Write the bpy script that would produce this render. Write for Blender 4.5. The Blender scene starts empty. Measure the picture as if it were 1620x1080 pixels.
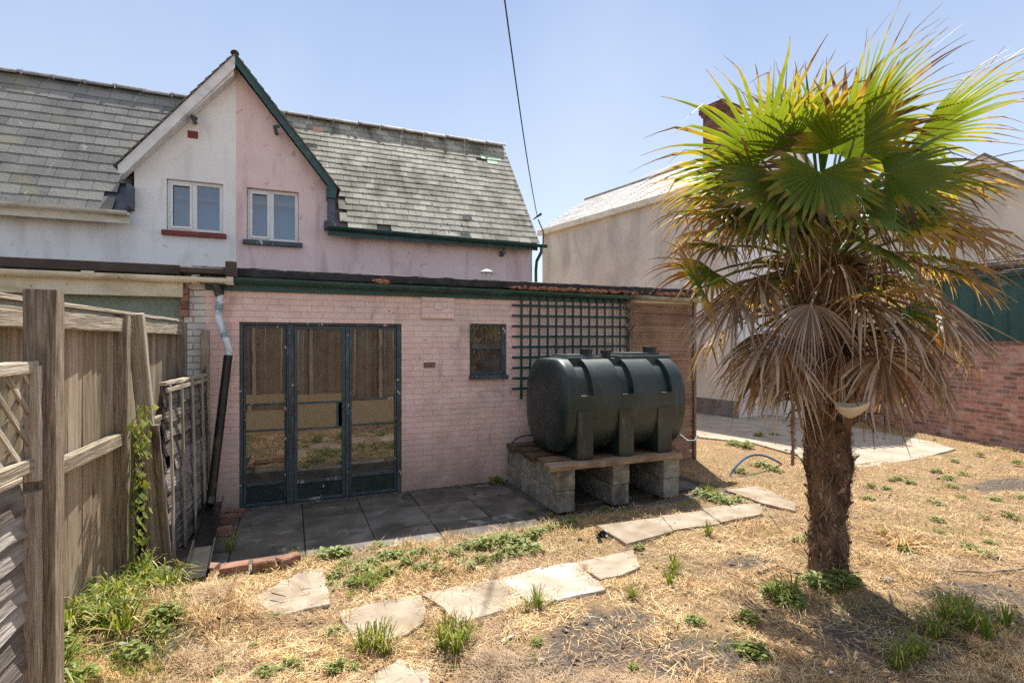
import bpy, math, random
import numpy as np
from mathutils import Vector, Matrix, noise as mnoise
random.seed(7); rng = np.random.default_rng(7)
R = math.radians
sc = bpy.context.scene
COL = sc.collection

# ---------------------------------------------------------------- camera, sky, sun
F = 839.0; TH = R(67.3); EYE = 1.75          # the pink rear wall runs along X, depth is Y
AX = Vector((math.cos(TH), math.sin(TH), 0)); RT = Vector((math.sin(TH), -math.cos(TH), 0)); UP = Vector((0, 0, 1))
cam = bpy.data.cameras.new('camera'); camo = bpy.data.objects.new('camera', cam); COL.objects.link(camo)
cam.sensor_width = 36; cam.lens = 36 * F / 1620; cam.clip_end = 2000; cam.clip_start = 0.05
camo.location = (0, 0, EYE); camo.rotation_euler = (R(90), 0, TH - R(90)); sc.camera = camo
SUN_AZ = TH - R(4); SUN_EL = R(59)            # direction TOWARDS the sun, measured from +X
w = bpy.data.worlds.new('World'); sc.world = w; w.use_nodes = True
nt = w.node_tree; bg = nt.nodes['Background']; sky = nt.nodes.new('ShaderNodeTexSky')
sky.sky_type = 'NISHITA'; sky.sun_disc = False; sky.sun_elevation = SUN_EL
sky.sun_rotation = R(90) - SUN_AZ; sky.air_density = 1.0; sky.dust_density = 0.35; sky.ozone_density = 2.2
# haze-like fill added for the shaded walls: the clear sky is blended with an even pale blue that whitens towards the horizon
tcw = nt.nodes.new('ShaderNodeTexCoord'); spw = nt.nodes.new('ShaderNodeSeparateXYZ'); nt.links.new(tcw.outputs['Generated'], spw.inputs[0])
rw = nt.nodes.new('ShaderNodeValToRGB'); nt.links.new(spw.outputs[2], rw.inputs[0])
rw.color_ramp.elements[0].position = .02; rw.color_ramp.elements[0].color = (.72, .755, .80, 1); rw.color_ramp.elements[1].position = .55; rw.color_ramp.elements[1].color = (.36, .45, .66, 1)
e = rw.color_ramp.elements.new(1.0); e.color = (.95, 1.0, 1.1, 1); e = rw.color_ramp.elements.new(.27); e.color = (.57, .65, .79, 1)  # zenith stop brightened out of view to lift the shaded walls
nw = nt.nodes.new('ShaderNodeTexNoise'); nw.inputs['Scale'].default_value = 2.2; nw.inputs['Detail'].default_value = 6; mw = nt.nodes.new('ShaderNodeMapping'); mw.inputs['Scale'].default_value = (1, 1, .35); mw.inputs['Rotation'].default_value = (.9, 0, .3)
nt.links.new(tcw.outputs['Generated'], mw.inputs[0]); nt.links.new(mw.outputs[0], nw.inputs[0])
mr = nt.nodes.new('ShaderNodeMapRange'); mr.inputs['From Min'].default_value = .45; mr.inputs['From Max'].default_value = .8; mr.inputs['To Max'].default_value = .42; nt.links.new(nw.outputs[0], mr.inputs['Value'])
wc = nt.nodes.new('ShaderNodeMixRGB'); nt.links.new(mr.outputs[0], wc.inputs[0]); nt.links.new(rw.outputs[0], wc.inputs[1]); wc.inputs[2].default_value = (.8, .86, .92, 1)
vs0 = nt.nodes.new('ShaderNodeVectorMath'); vs0.operation = 'SCALE'; nt.links.new(wc.outputs[0], vs0.inputs[0]); vs0.inputs['Scale'].default_value = 5.0
mxw = nt.nodes.new('ShaderNodeMixRGB'); mxw.inputs[0].default_value = .76; nt.links.new(sky.outputs[0], mxw.inputs[1]); nt.links.new(vs0.outputs[0], mxw.inputs[2])
nt.links.new(mxw.outputs[0], bg.inputs[0]); bg.inputs[1].default_value = 0.093
sun = bpy.data.lights.new('sun', 'SUN'); sun.energy = 3.8; sun.angle = R(0.5); sun.color = (1, .95, .86)
suno = bpy.data.objects.new('sun', sun); COL.objects.link(suno)
sd = Vector((math.cos(SUN_AZ) * math.cos(SUN_EL), math.sin(SUN_AZ) * math.cos(SUN_EL), math.sin(SUN_EL)))
suno.rotation_euler = sd.to_track_quat('Z', 'Y').to_euler(); suno.location = (0, 0, 20)
sc.view_settings.view_transform = 'Standard'; sc.view_settings.look = 'None'
sc.view_settings.exposure = 1.28; sc.view_settings.gamma = 1
sc.cycles.max_bounces = 8; sc.cycles.transparent_max_bounces = 12; sc.cycles.use_denoising = False
sc.cycles.sample_clamp_indirect = 6

# survey helpers: a sight line of the photograph met with a real plane
def ray(x, y): return AX + RT * ((x - 810) / F) + UP * ((540 - y) / F)
def at_v(x, y, V):
    r = ray(x, y); t = V / r.y; return Vector((r.x * t, V, EYE + r.z * t))
def at_z(x, y, Z=0.0):
    r = ray(x, y); t = (Z - EYE) / r.z; return Vector((r.x * t, r.y * t, Z))
def at_d(x, y, D):
    r = ray(x, y); return Vector((r.x * D, r.y * D, EYE + r.z * D))
def camv(r, u, t): return RT * r + UP * u - AX * t        # right, up, towards the viewer

# ---------------------------------------------------------------- materials
def mat(name, cols, scale=8, detail=6, rough=.8, bump=0.0, bscale=None, coord='tc', stretch=(1, 1, 1), rnd=.0,
        stain=None, spec=.3, metal=0.0, brick=None, dist=.02, stain2=None, rough2=None, foot=None):
    m = bpy.data.materials.new(name); m.use_nodes = True; T = m.node_tree; N = T.nodes; L = T.links
    b = N['Principled BSDF']; b.inputs['Roughness'].default_value = rough; b.inputs['Metallic'].default_value = metal
    b.inputs['Specular IOR Level'].default_value = spec
    if coord == 'tc':
        a = N.new('ShaderNodeAttribute'); a.attribute_name = 'tc'; vec = a.outputs['Vector']
    else:
        a = N.new('ShaderNodeTexCoord'); vec = a.outputs['Object']
    mp = N.new('ShaderNodeMapping'); mp.inputs['Scale'].default_value = stretch; L.new(vec, mp.inputs[0])
    def noise(s, d, v=None, ds=0):
        n = N.new('ShaderNodeTexNoise'); n.inputs['Scale'].default_value = s; n.inputs['Detail'].default_value = d
        n.inputs['Distortion'].default_value = ds
        L.new(v if v is not None else mp.outputs[0], n.inputs[0]); return n.outputs[0]
    def math_(op, x, y):
        n = N.new('ShaderNodeMath'); n.operation = op
        for i, q in enumerate((x, y)):
            if isinstance(q, (int, float)): n.inputs[i].default_value = q
            else: L.new(q, n.inputs[i])
        return n.outputs[0]
    def mix(f, c1, c2, mode='MIX'):
        n = N.new('ShaderNodeMixRGB'); n.blend_type = mode
        if isinstance(f, (int, float)): n.inputs[0].default_value = f
        else: L.new(f, n.inputs[0])
        for i, q in ((1, c1), (2, c2)):
            if isinstance(q, tuple): n.inputs[i].default_value = q if len(q) == 4 else q + (1,)
            else: L.new(q, n.inputs[i])
        return n.outputs[0]
    f = noise(scale, detail)
    if rnd:
        at = N.new('ShaderNodeAttribute'); at.attribute_name = 'rnd'
        f = math_('ADD', f, math_('MULTIPLY', math_('SUBTRACT', at.outputs['Fac'], .5), rnd))
    r = N.new('ShaderNodeValToRGB'); L.new(f, r.inputs[0]); e = r.color_ramp.elements
    while len(e) < len(cols): e.new(.5)
    for i, (p, c) in enumerate(cols): e[i].position = p; e[i].color = c + (1,)
    c = r.outputs[0]; h = noise(bscale or scale * 4, 5)
    for st in (stain, stain2):
        if st:   # (colour, scale, low, high[, stretch])
            v = vec
            if len(st) > 4:
                m2 = N.new('ShaderNodeMapping'); m2.inputs['Scale'].default_value = st[4]; L.new(vec, m2.inputs[0]); v = m2.outputs[0]
            sn = noise(st[1], 7, v, .6); rr = N.new('ShaderNodeMapRange')
            rr.inputs['From Min'].default_value = st[2]; rr.inputs['From Max'].default_value = st[3]
            L.new(sn, rr.inputs['Value']); c = mix(rr.outputs[0], c, st[0])
    if foot:   # damp and splash dirt at the wall foot
        sp0 = N.new('ShaderNodeSeparateXYZ'); L.new(vec, sp0.inputs[0]); fr_ = N.new('ShaderNodeMapRange'); L.new(sp0.outputs[2], fr_.inputs['Value'])
        fr_.inputs['From Min'].default_value = foot[2]; fr_.inputs['From Max'].default_value = foot[1]
        c = mix(math_('MULTIPLY', fr_.outputs[0], math_('MULTIPLY', noise(4, 8), 1.15)), c, foot[0])
    if brick:  # (width, height, mortar, mortar colour, variation, axis 'x'/'y')
        sp = N.new('ShaderNodeSeparateXYZ'); L.new(vec, sp.inputs[0]); cb = N.new('ShaderNodeCombineXYZ')
        L.new(sp.outputs[0 if brick[5] == 'x' else 1], cb.inputs[0]); L.new(sp.outputs[2], cb.inputs[1])
        # a little wobble so the courses are not ruled
        wn = N.new('ShaderNodeTexNoise'); wn.inputs['Scale'].default_value = 5; L.new(vec, wn.inputs[0])
        vm = N.new('ShaderNodeVectorMath'); vm.operation = 'MULTIPLY_ADD'; L.new(wn.outputs['Color'], vm.inputs[0])
        vm.inputs[1].default_value = (.012, .012, 0); L.new(cb.outputs[0], vm.inputs[2])
        bt = N.new('ShaderNodeTexBrick'); L.new(vm.outputs[0], bt.inputs[0]); bt.inputs['Scale'].default_value = 1
        bt.inputs['Brick Width'].default_value = brick[0]; bt.inputs['Row Height'].default_value = brick[1]
        bt.inputs['Mortar Size'].default_value = brick[2]; bt.inputs['Mortar Smooth'].default_value = .3
        bt.inputs['Color1'].default_value = (0, 0, 0, 1); bt.inputs['Color2'].default_value = (1, 1, 1, 1); bt.inputs['Mortar'].default_value = (.5, .5, .5, 1)
        bn = N.new('ShaderNodeRGBToBW'); L.new(bt.outputs['Color'], bn.inputs[0])
        v = math_('ADD', math_('MULTIPLY', bn.outputs[0], brick[4]), 1 - brick[4] * .5)
        hs = N.new('ShaderNodeHueSaturation'); L.new(c, hs.inputs['Color']); L.new(v, hs.inputs['Value'])
        mm = math_('MULTIPLY', bt.outputs['Fac'], math_('MINIMUM', math_('MULTIPLY', noise(14, 5), 1.7), 1))
        c = mix(mm, hs.outputs[0], brick[3])
        h = math_('SUBTRACT', math_('MULTIPLY', h, .35), math_('MULTIPLY', bt.outputs['Fac'], 1.0))
    L.new(c, b.inputs['Base Color'])
    if bump:
        bp = N.new('ShaderNodeBump'); bp.inputs['Strength'].default_value = bump; bp.inputs['Distance'].default_value = dist
        L.new(h, bp.inputs['Height']); L.new(bp.outputs[0], b.inputs['Normal'])
    if rough2:
        rr = N.new('ShaderNodeMapRange'); L.new(f, rr.inputs['Value']); rr.inputs['From Min'].default_value = .3; rr.inputs['From Max'].default_value = .7
        rr.inputs['To Min'].default_value = rough; rr.inputs['To Max'].default_value = rough2; L.new(rr.outputs[0], b.inputs['Roughness'])
    return m

def leaf_mat(name, stops, trans=.45, rough=.5, rnd=.25, tcol=1.0):
    """colour runs along each blade segment (attribute 't'), mixed diffuse + translucent"""
    m = bpy.data.materials.new(name); m.use_nodes = True; T = m.node_tree; N = T.nodes; L = T.links
    b = N['Principled BSDF']; b.inputs['Roughness'].default_value = rough; b.inputs['Specular IOR Level'].default_value = .35
    a = N.new('ShaderNodeAttribute'); a.attribute_name = 't'; a2 = N.new('ShaderNodeAttribute'); a2.attribute_name = 'rnd'
    n = N.new('ShaderNodeTexNoise'); n.inputs['Scale'].default_value = 11; n.inputs['Detail'].default_value = 4
    tc = N.new('ShaderNodeAttribute'); tc.attribute_name = 'tc'; L.new(tc.outputs['Vector'], n.inputs[0])
    x = N.new('ShaderNodeMath'); x.operation = 'MULTIPLY_ADD'; L.new(a2.outputs['Fac'], x.inputs[0]); x.inputs[1].default_value = rnd; x.inputs[2].default_value = -rnd * .5
    y = N.new('ShaderNodeMath'); y.operation = 'MULTIPLY_ADD'; L.new(n.outputs[0], y.inputs[0]); y.inputs[1].default_value = .5; y.inputs[2].default_value = -.25
    s = N.new('ShaderNodeMath'); L.new(x.outputs[0], s.inputs[0]); L.new(y.outputs[0], s.inputs[1])
    s2 = N.new('ShaderNodeMath'); L.new(s.outputs[0], s2.inputs[0]); L.new(a.outputs['Fac'], s2.inputs[1])
    r = N.new('ShaderNodeValToRGB'); L.new(s2.outputs[0], r.inputs[0]); e = r.color_ramp.elements
    while len(e) < len(stops): e.new(.5)
    for i, (p, c) in enumerate(stops): e[i].position = p; e[i].color = c + (1,)
    L.new(r.outputs[0], b.inputs['Base Color'])
    tr = N.new('ShaderNodeBsdfTranslucent'); g = N.new('ShaderNodeMixRGB'); g.blend_type = 'MULTIPLY'; g.inputs[0].default_value = 1
    L.new(r.outputs[0], g.inputs[1]); g.inputs[2].default_value = (2.0 * tcol, 1.75 * tcol, .7 * tcol, 1); L.new(g.outputs[0], tr.inputs[0])
    mx = N.new('ShaderNodeMixShader'); mx.inputs[0].default_value = trans
    L.new(b.outputs[0], mx.inputs[1]); L.new(tr.outputs[0], mx.inputs[2]); L.new(mx.outputs[0], N['Material Output'].inputs[0])
    return m

def glass_mat(name, tint, refl, dust=.0):
    m = bpy.data.materials.new(name); m.use_nodes = True; T = m.node_tree; N = T.nodes; L = T.links
    N.remove(N['Principled BSDF']); tr = N.new('ShaderNodeBsdfTransparent'); tr.inputs[0].default_value = tint + (1,)
    g = N.new('ShaderNodeBsdfGlossy'); g.inputs['Roughness'].default_value = .015; g.inputs[0].default_value = (.9, .93, .95, 1)
    no = N.new('ShaderNodeTexNoise'); no.inputs['Scale'].default_value = 2.2; no.inputs['Detail'].default_value = 2
    tc = N.new('ShaderNodeAttribute'); tc.attribute_name = 'tc'; L.new(tc.outputs['Vector'], no.inputs[0])
    bp = N.new('ShaderNodeBump'); bp.inputs['Strength'].default_value = .05; bp.inputs['Distance'].default_value = .01
    L.new(no.outputs[0], bp.inputs['Height']); L.new(bp.outputs[0], g.inputs['Normal'])
    mx = N.new('ShaderNodeMixShader'); mx.inputs[0].default_value = refl
    L.new(tr.outputs[0], mx.inputs[1]); L.new(g.outputs[0], mx.inputs[2])
    # a film of dust on the pane
    df = N.new('ShaderNodeBsdfDiffuse'); df.inputs[0].default_value = (.30, .25, .19, 1); n2 = N.new('ShaderNodeTexNoise'); n2.inputs['Scale'].default_value = 7; n2.inputs['Detail'].default_value = 8
    L.new(tc.outputs['Vector'], n2.inputs[0]); r2 = N.new('ShaderNodeMapRange'); r2.inputs['From Min'].default_value = .35; r2.inputs['From Max'].default_value = .8; r2.inputs['To Min'].default_value = dust * .3; r2.inputs['To Max'].default_value = dust
    L.new(n2.outputs[0], r2.inputs['Value']); m2 = N.new('ShaderNodeMixShader'); L.new(r2.outputs[0], m2.inputs[0]); L.new(mx.outputs[0], m2.inputs[1]); L.new(df.outputs[0], m2.inputs[2])
    L.new(m2.outputs[0], N['Material Output'].inputs[0])
    return m

BK = (0, 0, 0)
M = {}
M['pink_brick'] = mat('pink painted brick', [(.3, (.78, .52, .45)), (.5, (.85, .605, .53)), (.7, (.88, .68, .61))], 5, 7, .7, .6, 60,
                      brick=(.225, .067, .0028, (.55, .36, .30), .06, 'x'), stain=((.66, .52, .45), 1.4, .50, .74, (1, 1, 1.8)),  # joint colour darkened for thin shadows and dirt in the joints
                      stain2=((.30, .23, .18), 2.6, .60, .84, (1.6, 1, .8)), dist=.005, foot=((.22, .175, .13), .0, .75))

M['white_brick'] = mat('white painted brick', [(.3, (.55, .52, .47)), (.7, (.72, .70, .66))], 5, 7, .7, .7, 60,
                       brick=(.225, .067, .006, (.25, .22, .2), .12, 'x'), stain=((.32, .12, .08), 6, .62, .7), dist=.008)
M['pink_render'] = mat('pink render', [(.3, (.76, .57, .535)), (.7, (.84, .66, .63))], 1.6, 8, .85, .25, 70,
                       stain=((.36, .24, .235), 1.5, .50, .85, (2.2, 1, .55)), stain2=((.30, .2, .19), 9, .62, .85, (1, 1, .7)), dist=.004)
M['white_render'] = mat('white render', [(.3, (.82, .80, .76)), (.7, (.88, .87, .84))], 1.3, 8, .85, .25, 70,
                        stain=((.46, .45, .42), 1.5, .5, .9, (2.2, 1, .5)), stain2=((.4, .37, .33), 8, .66, .9), dist=.004)
M['green_render'] = mat('green roughcast', [(.3, (.17, .22, .17)), (.7, (.27, .33, .26))], 60, 4, .95, .8, 150, dist=.01,
                        stain=((.3, .34, .3), 2, .5, .8))
M['slate_dark'] = mat('grey slate', [(.2, (.095, .092, .085)), (.5, (.15, .145, .13)), (.8, (.215, .205, .18))], 2.2, 6, .55, .35, 30, rnd=.5,
                      stain=((.22, .20, .11), 1.1, .52, .78, (1.3, 1, .6)), stain2=((.42, .42, .38), 5, .68, .78, (2.5, 1, .5)), spec=.5)
M['slate_light'] = mat('pale lichened slate', [(.2, (.21, .195, .155)), (.5, (.32, .30, .24)), (.8, (.42, .395, .32))], 4, 8, .8, .25, 35, rnd=.55,
                       stain=((.10, .09, .055), 1.5, .46, .70, (1.5, 1, .6)), stain2=((.04, .04, .035), 8, .60, .68), spec=.5)
M['slate_green'] = mat('green mossy slate', [(.2, (.16, .26, .17)), (.8, (.3, .42, .3))], 6, 6, .6, .4, 30, rnd=.4)
M['slate_far'] = mat('pale grey roof tile', [(.3, (.36, .35, .33)), (.7, (.52, .51, .49))], 3, 6, .6, .3, 30, rnd=.4)
M['ridge'] = mat('clay ridge tile', [(.3, (.22, .19, .16)), (.7, (.42, .38, .34))], 6, 6, .7, .5, 30, rnd=.7, stain=((.1, .1, .08), 5, .55, .75))
M['ridge_grey'] = mat('grey ridge tile', [(.3, (.14, .135, .14)), (.7, (.24, .225, .225))], 6, 6, .7, .5, 30, rnd=.5, stain=((.1, .1, .08), 5, .55, .75))
M['lead'] = mat('lead flashing', [(.3, (.06, .07, .09)), (.7, (.12, .14, .17))], 5, 6, .5, .3, 20)
M['green_paint'] = mat('dark green gloss paint', [(.3, (.012, .05, .045)), (.7, (.03, .09, .08))], 5, 7, .4, .35, 40,
                       stain=((.10, .15, .13), 7, .62, .75, (.6, 1, 1)), spec=.5)
M['blue_paint'] = mat('peeling blue green paint', [(.3, (.045, .06, .066)), (.7, (.075, .096, .105))], 6, 7, .5, .5, 40,
                      stain=((.52, .50, .45), 11, .645, .665, (1, 1, .25)), stain2=((.10, .15, .17), 4, .55, .75), spec=.45)
M['dark_panel'] = mat('dark green door panel paint', [(.3, (.012, .028, .026)), (.7, (.028, .05, .045))], 6, 7, .5, .5, 40,
                      stain=((.40, .40, .30), 11, .70, .73), stain2=((.08, .10, .05), 5, .58, .75), spec=.4)
M['white_paint'] = mat('white gloss paint', [(.3, (.62, .62, .60)), (.7, (.80, .79, .77))], 5, 6, .4, .15, 30, stain=((.42, .40, .34), 4, .58, .8))
M['cream_paint'] = mat('cream stained fascia paint', [(.3, (.58, .54, .42)), (.7, (.76, .72, .60))], 4, 7, .45, .2, 30,
                       stain=((.40, .35, .20), 3, .52, .75, (.6, 1, 1.5)), stain2=((.2, .16, .1), 14, .69, .74))
M['upvc'] = mat('white plastic', [(.3, (.72, .72, .70)), (.7, (.82, .82, .80))], 3, 4, .3, .05)
M['red_paint'] = mat('dark red sill paint', [(.3, (.16, .035, .03)), (.7, (.26, .06, .05))], 6, 6, .6, .3, 30)
M['felt'] = mat('black roofing felt', [(.3, (.018, .017, .02)), (.7, (.05, .045, .05))], 9, 7, .75, .8, 30, stain=((.13, .12, .10), 6, .6, .8))
M['brown_felt'] = mat('brown black felt', [(.3, (.045, .033, .028)), (.7, (.08, .06, .05))], 5, 6, .7, .4, 30)
M['moss'] = mat('dry orange moss', [(.3, (.22, .10, .05)), (.7, (.5, .27, .15))], 30, 5, .95, .8, 90)
M['black_plastic'] = mat('black plastic', [(.3, (.012, .012, .012)), (.7, (.03, .028, .026))], 6, 5, .35, .15, 30, stain=((.12, .10, .08), 5, .62, .8), spec=.5)
M['white_pipe'] = mat('white and grey pipe paint', [(.3, (.6, .62, .62)), (.7, (.75, .76, .76))], 6, 5, .45, .3, 30, stain=((.25, .31, .35), 6, .5, .6), spec=.5)
M['tank'] = mat('dark green black polyethylene', [(.3, (.008, .018, .017)), (.7, (.014, .028, .026))], 3, 6, .33, .10, 200,
                stain=((.05, .06, .055), 2, .48, .85), stain2=((.09, .095, .085), 6, .58, .82, (2.5, 2.5, .5)), spec=.5, dist=.004, rough2=.45)
M['block'] = mat('concrete block', [(.3, (.20, .185, .15)), (.6, (.36, .34, .29)), (.8, (.44, .42, .36))], 12, 8, .95, .9, 90, dist=.012, rnd=.25,
                 stain=((.10, .095, .075), 2.6, .48, .72), stain2=((.30, .26, .14), 6, .6, .8))
M['plank'] = mat('weathered plank', [(.3, (.20, .13, .08)), (.7, (.42, .31, .21))], 5, 7, .85, .7, 12, stretch=(1, 8, 8), rnd=.4,
                 stain=((.12, .08, .05), 3, .58, .75))
M['dark_plank'] = mat('rotten dark plank', [(.3, (.09, .055, .035)), (.7, (.22, .15, .10))], 5, 7, .9, .8, 12, stretch=(1, 8, 8), rnd=.4)
M['fence_board'] = mat('weathered fence board', [(.25, (.22, .155, .10)), (.5, (.35, .265, .185)), (.76, (.47, .375, .275))], 3.6, 9, .9, .5, 10,
                       stretch=(1.0, 16, 16), rnd=.42, stain=((.13, .135, .07), .7, .5, .75), stain2=((.07, .05, .035), 5, .70, .76, (.8, 1.6, 1.6)), dist=.006)
M['fence_rail'] = mat('greyed fence rail', [(.27, (.19, .15, .105)), (.5, (.39, .33, .25)), (.74, (.54, .47, .38))], 4.5, 9, .9, .9, 10,
                      stretch=(.8, 18, 18), rnd=.3, stain2=((.12, .09, .06), 5, .66, .75, (.8, 2, 2)), dist=.01)
M['post'] = mat('cracked grey post', [(.28, (.15, .115, .08)), (.5, (.30, .24, .175)), (.72, (.44, .37, .29))], 5, 10, .92, .7, 12,
                stretch=(1.3, 20, 20), rnd=.3, stain=((.10, .075, .05), 4, .64, .72, (.6, 3, 3)), dist=.014)
M['lap'] = mat('silvered lap slat', [(.28, (.12, .105, .09)), (.5, (.26, .235, .21)), (.75, (.40, .37, .34))], 3, 9, .92, 1.0, 8,
               stretch=(.8, 9, 16), rnd=.5, stain=((.08, .065, .05), 3, .62, .75, (.6, 2, 4)), dist=.012)
M['reed'] = mat('reed screening', [(.25, (.20, .115, .075)), (.5, (.33, .205, .14)), (.8, (.42, .28, .20))], 3, 5, .8, .4, 20, rnd=.35)
M['trellis'] = mat('dark green trellis paint', [(.3, (.010, .045, .035)), (.7, (.022, .075, .055))], 8, 5, .5, .3, 30)
M['red_brick'] = mat('red brick', [(.25, (.25, .115, .085)), (.5, (.39, .19, .14)), (.75, (.48, .27, .21))], 9, 8, .9, .9, 60,
                     brick=(.225, .075, .008, (.50, .43, .37), .85, 'x'), stain=((.50, .41, .36), 3.5, .52, .78), stain2=((.12, .06, .05), 5, .66, .8), dist=.014)
M['chimney_brick'] = mat('sooty chimney brick', [(.25, (.12, .055, .04)), (.75, (.25, .12, .09))], 7, 8, .9, .9, 60,
                         brick=(.225, .075, .01, (.10, .07, .06), .8, 'x'), dist=.02)
M['loose_brick'] = mat('loose red brick', [(.25, (.17, .075, .05)), (.75, (.33, .18, .125))], 12, 8, .9, .9, 60, rnd=.3, stain=((.4, .33, .25), 6, .6, .75))
M['grey_render'] = mat('beige render', [(.3, (.54, .50, .43)), (.7, (.66, .62, .545))], 1.0, 8, .9, .4, 50,
                       stain=((.31, .285, .25), .7, .45, .8, (2, 2, .8)), stain2=((.24, .23, .19), 3, .66, .9, (3, 3, .5)), dist=.006)
M['dark_render'] = mat('dark plinth', [(.3, (.10, .095, .09)), (.7, (.2, .19, .175))], 3, 6, .9, .3, 40)
M['green_metal'] = mat('green corrugated sheet', [(.3, (.03, .085, .07)), (.7, (.05, .12, .10))], 2, 6, .45, .1, 40, stain=((.2, .3, .26), 5, .66, .8))
M['soil'] = None
M['slab'] = mat('sandy concrete slab', [(.25, (.25, .195, .14)), (.5, (.35, .285, .215)), (.78, (.44, .37, .29))], 5, 9, .92, .5, 70, rnd=.22,
                stain=((.20, .155, .10), 3.2, .50, .72), stain2=((.13, .10, .07), 12, .64, .74), dist=.006)
M['slab_white'] = mat('whitened concrete slab', [(.25, (.28, .235, .18)), (.5, (.38, .33, .265)), (.78, (.46, .40, .33))], 5, 9, .92, .5, 70,
                      stain=((.62, .61, .58), 2.0, .50, .62), stain2=((.16, .13, .09), 16, .70, .76), dist=.006)
M['patio'] = mat('dark patio slab', [(.25, (.085, .072, .062)), (.5, (.14, .12, .105)), (.78, (.205, .18, .16))], 4, 9, .9, .5, 70, rnd=.35,
                 stain=((.07, .062, .05), 2.6, .46, .70), stain2=((.30, .28, .25), 5, .62, .72), dist=.006)
M['concrete'] = mat('old concrete path', [(.25, (.26, .21, .155)), (.5, (.36, .305, .235)), (.78, (.45, .39, .31))], 2.5, 9, .92, .5, 50,
                    stain=((.26, .21, .15), 1.4, .54, .8), stain2=((.17, .14, .10), 10, .68, .78), dist=.008)
M['hose'] = mat('blue hose', [(.3, (.02, .07, .16)), (.7, (.04, .13, .27))], 8, 3, .4)
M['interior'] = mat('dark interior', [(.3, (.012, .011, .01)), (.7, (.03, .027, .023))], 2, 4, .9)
M['sky_backing'] = mat('blue grey blind', [(.3, (.07, .12, .18)), (.7, (.09, .15, .22))], 1, 2, .8)  # window backing coloured like the reflected sky
M['twig'] = mat('dry twig', [(.3, (.18, .12, .08)), (.7, (.4, .3, .21))], 8, 4, .9, .4, 30)
M['fibre'] = mat('palm trunk fibre', [(.25, (.085, .048, .028)), (.5, (.23, .14, .085)), (.8, (.46, .32, .21))], 9, 8, .95, 1.0, 40, stretch=(1, 1, .4), rnd=.6, dist=.02)
M['bowl'] = mat('cream husk', [(.3, (.55, .42, .25)), (.7, (.68, .56, .38))], 5, 5, .6, .2, 20)
M['straw'] = mat('dry straw', [(.1, (.17, .08, .03)), (.35, (.52, .295, .115)), (.6, (.74, .48, .215)), (.9, (.90, .74, .46))], 1.6, 5, .75, 0, rnd=.9, stain=((.36, .25, .17), 1.3, .46, .68), stain2=((.74, .62, .42), 2.1, .60, .8))
M['grass'] = leaf_mat('grass blade', [(.0, (.13, .20, .035)), (.55, (.20, .26, .05)), (.85, (.50, .42, .16))], .35, .5, .5, .8)
M['weed'] = leaf_mat('weed leaf', [(.0, (.12, .17, .035)), (.5, (.20, .26, .06)), (1, (.38, .40, .11))], .35, .5, .7, .8)
M['frond_green'] = leaf_mat('green palm blade', [(.0, (.085, .135, .015)), (.62, (.13, .18, .022)), (.76, (.26, .24, .03)), (.87, (.24, .16, .05)), (.93, (.10, .06, .035))], .48, .45, .25)
M['frond_old'] = leaf_mat('ageing palm blade', [(.0, (.065, .12, .018)), (.40, (.10, .16, .022)), (.52, (.40, .31, .03)), (.64, (.30, .17, .06)), (.9, (.26, .18, .12))], .48, .45, .3)
M['frond_dead'] = leaf_mat('dead palm blade', [(-.0, (.14, .07, .03)), (.35, (.31, .17, .075)), (.7, (.19, .12, .07)), (1, (.50, .40, .29))], .25, .55, 1.2, .7)
M['frond_grey'] = leaf_mat('silver dead palm blade', [(.0, (.17, .11, .07)), (.4, (.31, .25, .20)), (.8, (.42, .35, .28)), (1, (.28, .20, .14))], .15, .42, 1.1, .8)
M['petiole'] = mat('green petiole', [(.3, (.10, .15, .03)), (.7, (.2, .24, .06))], 5, 4, .5)
M['petiole_dead'] = mat('dead petiole', [(.3, (.16, .10, .055)), (.7, (.32, .22, .14))], 5, 4, .8)
M['pane'] = glass_mat('door glass', (.5, .5, .45), .17, .40)
M['pane_up'] = glass_mat('upper window glass', (.8, .9, 1), .17)

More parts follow.
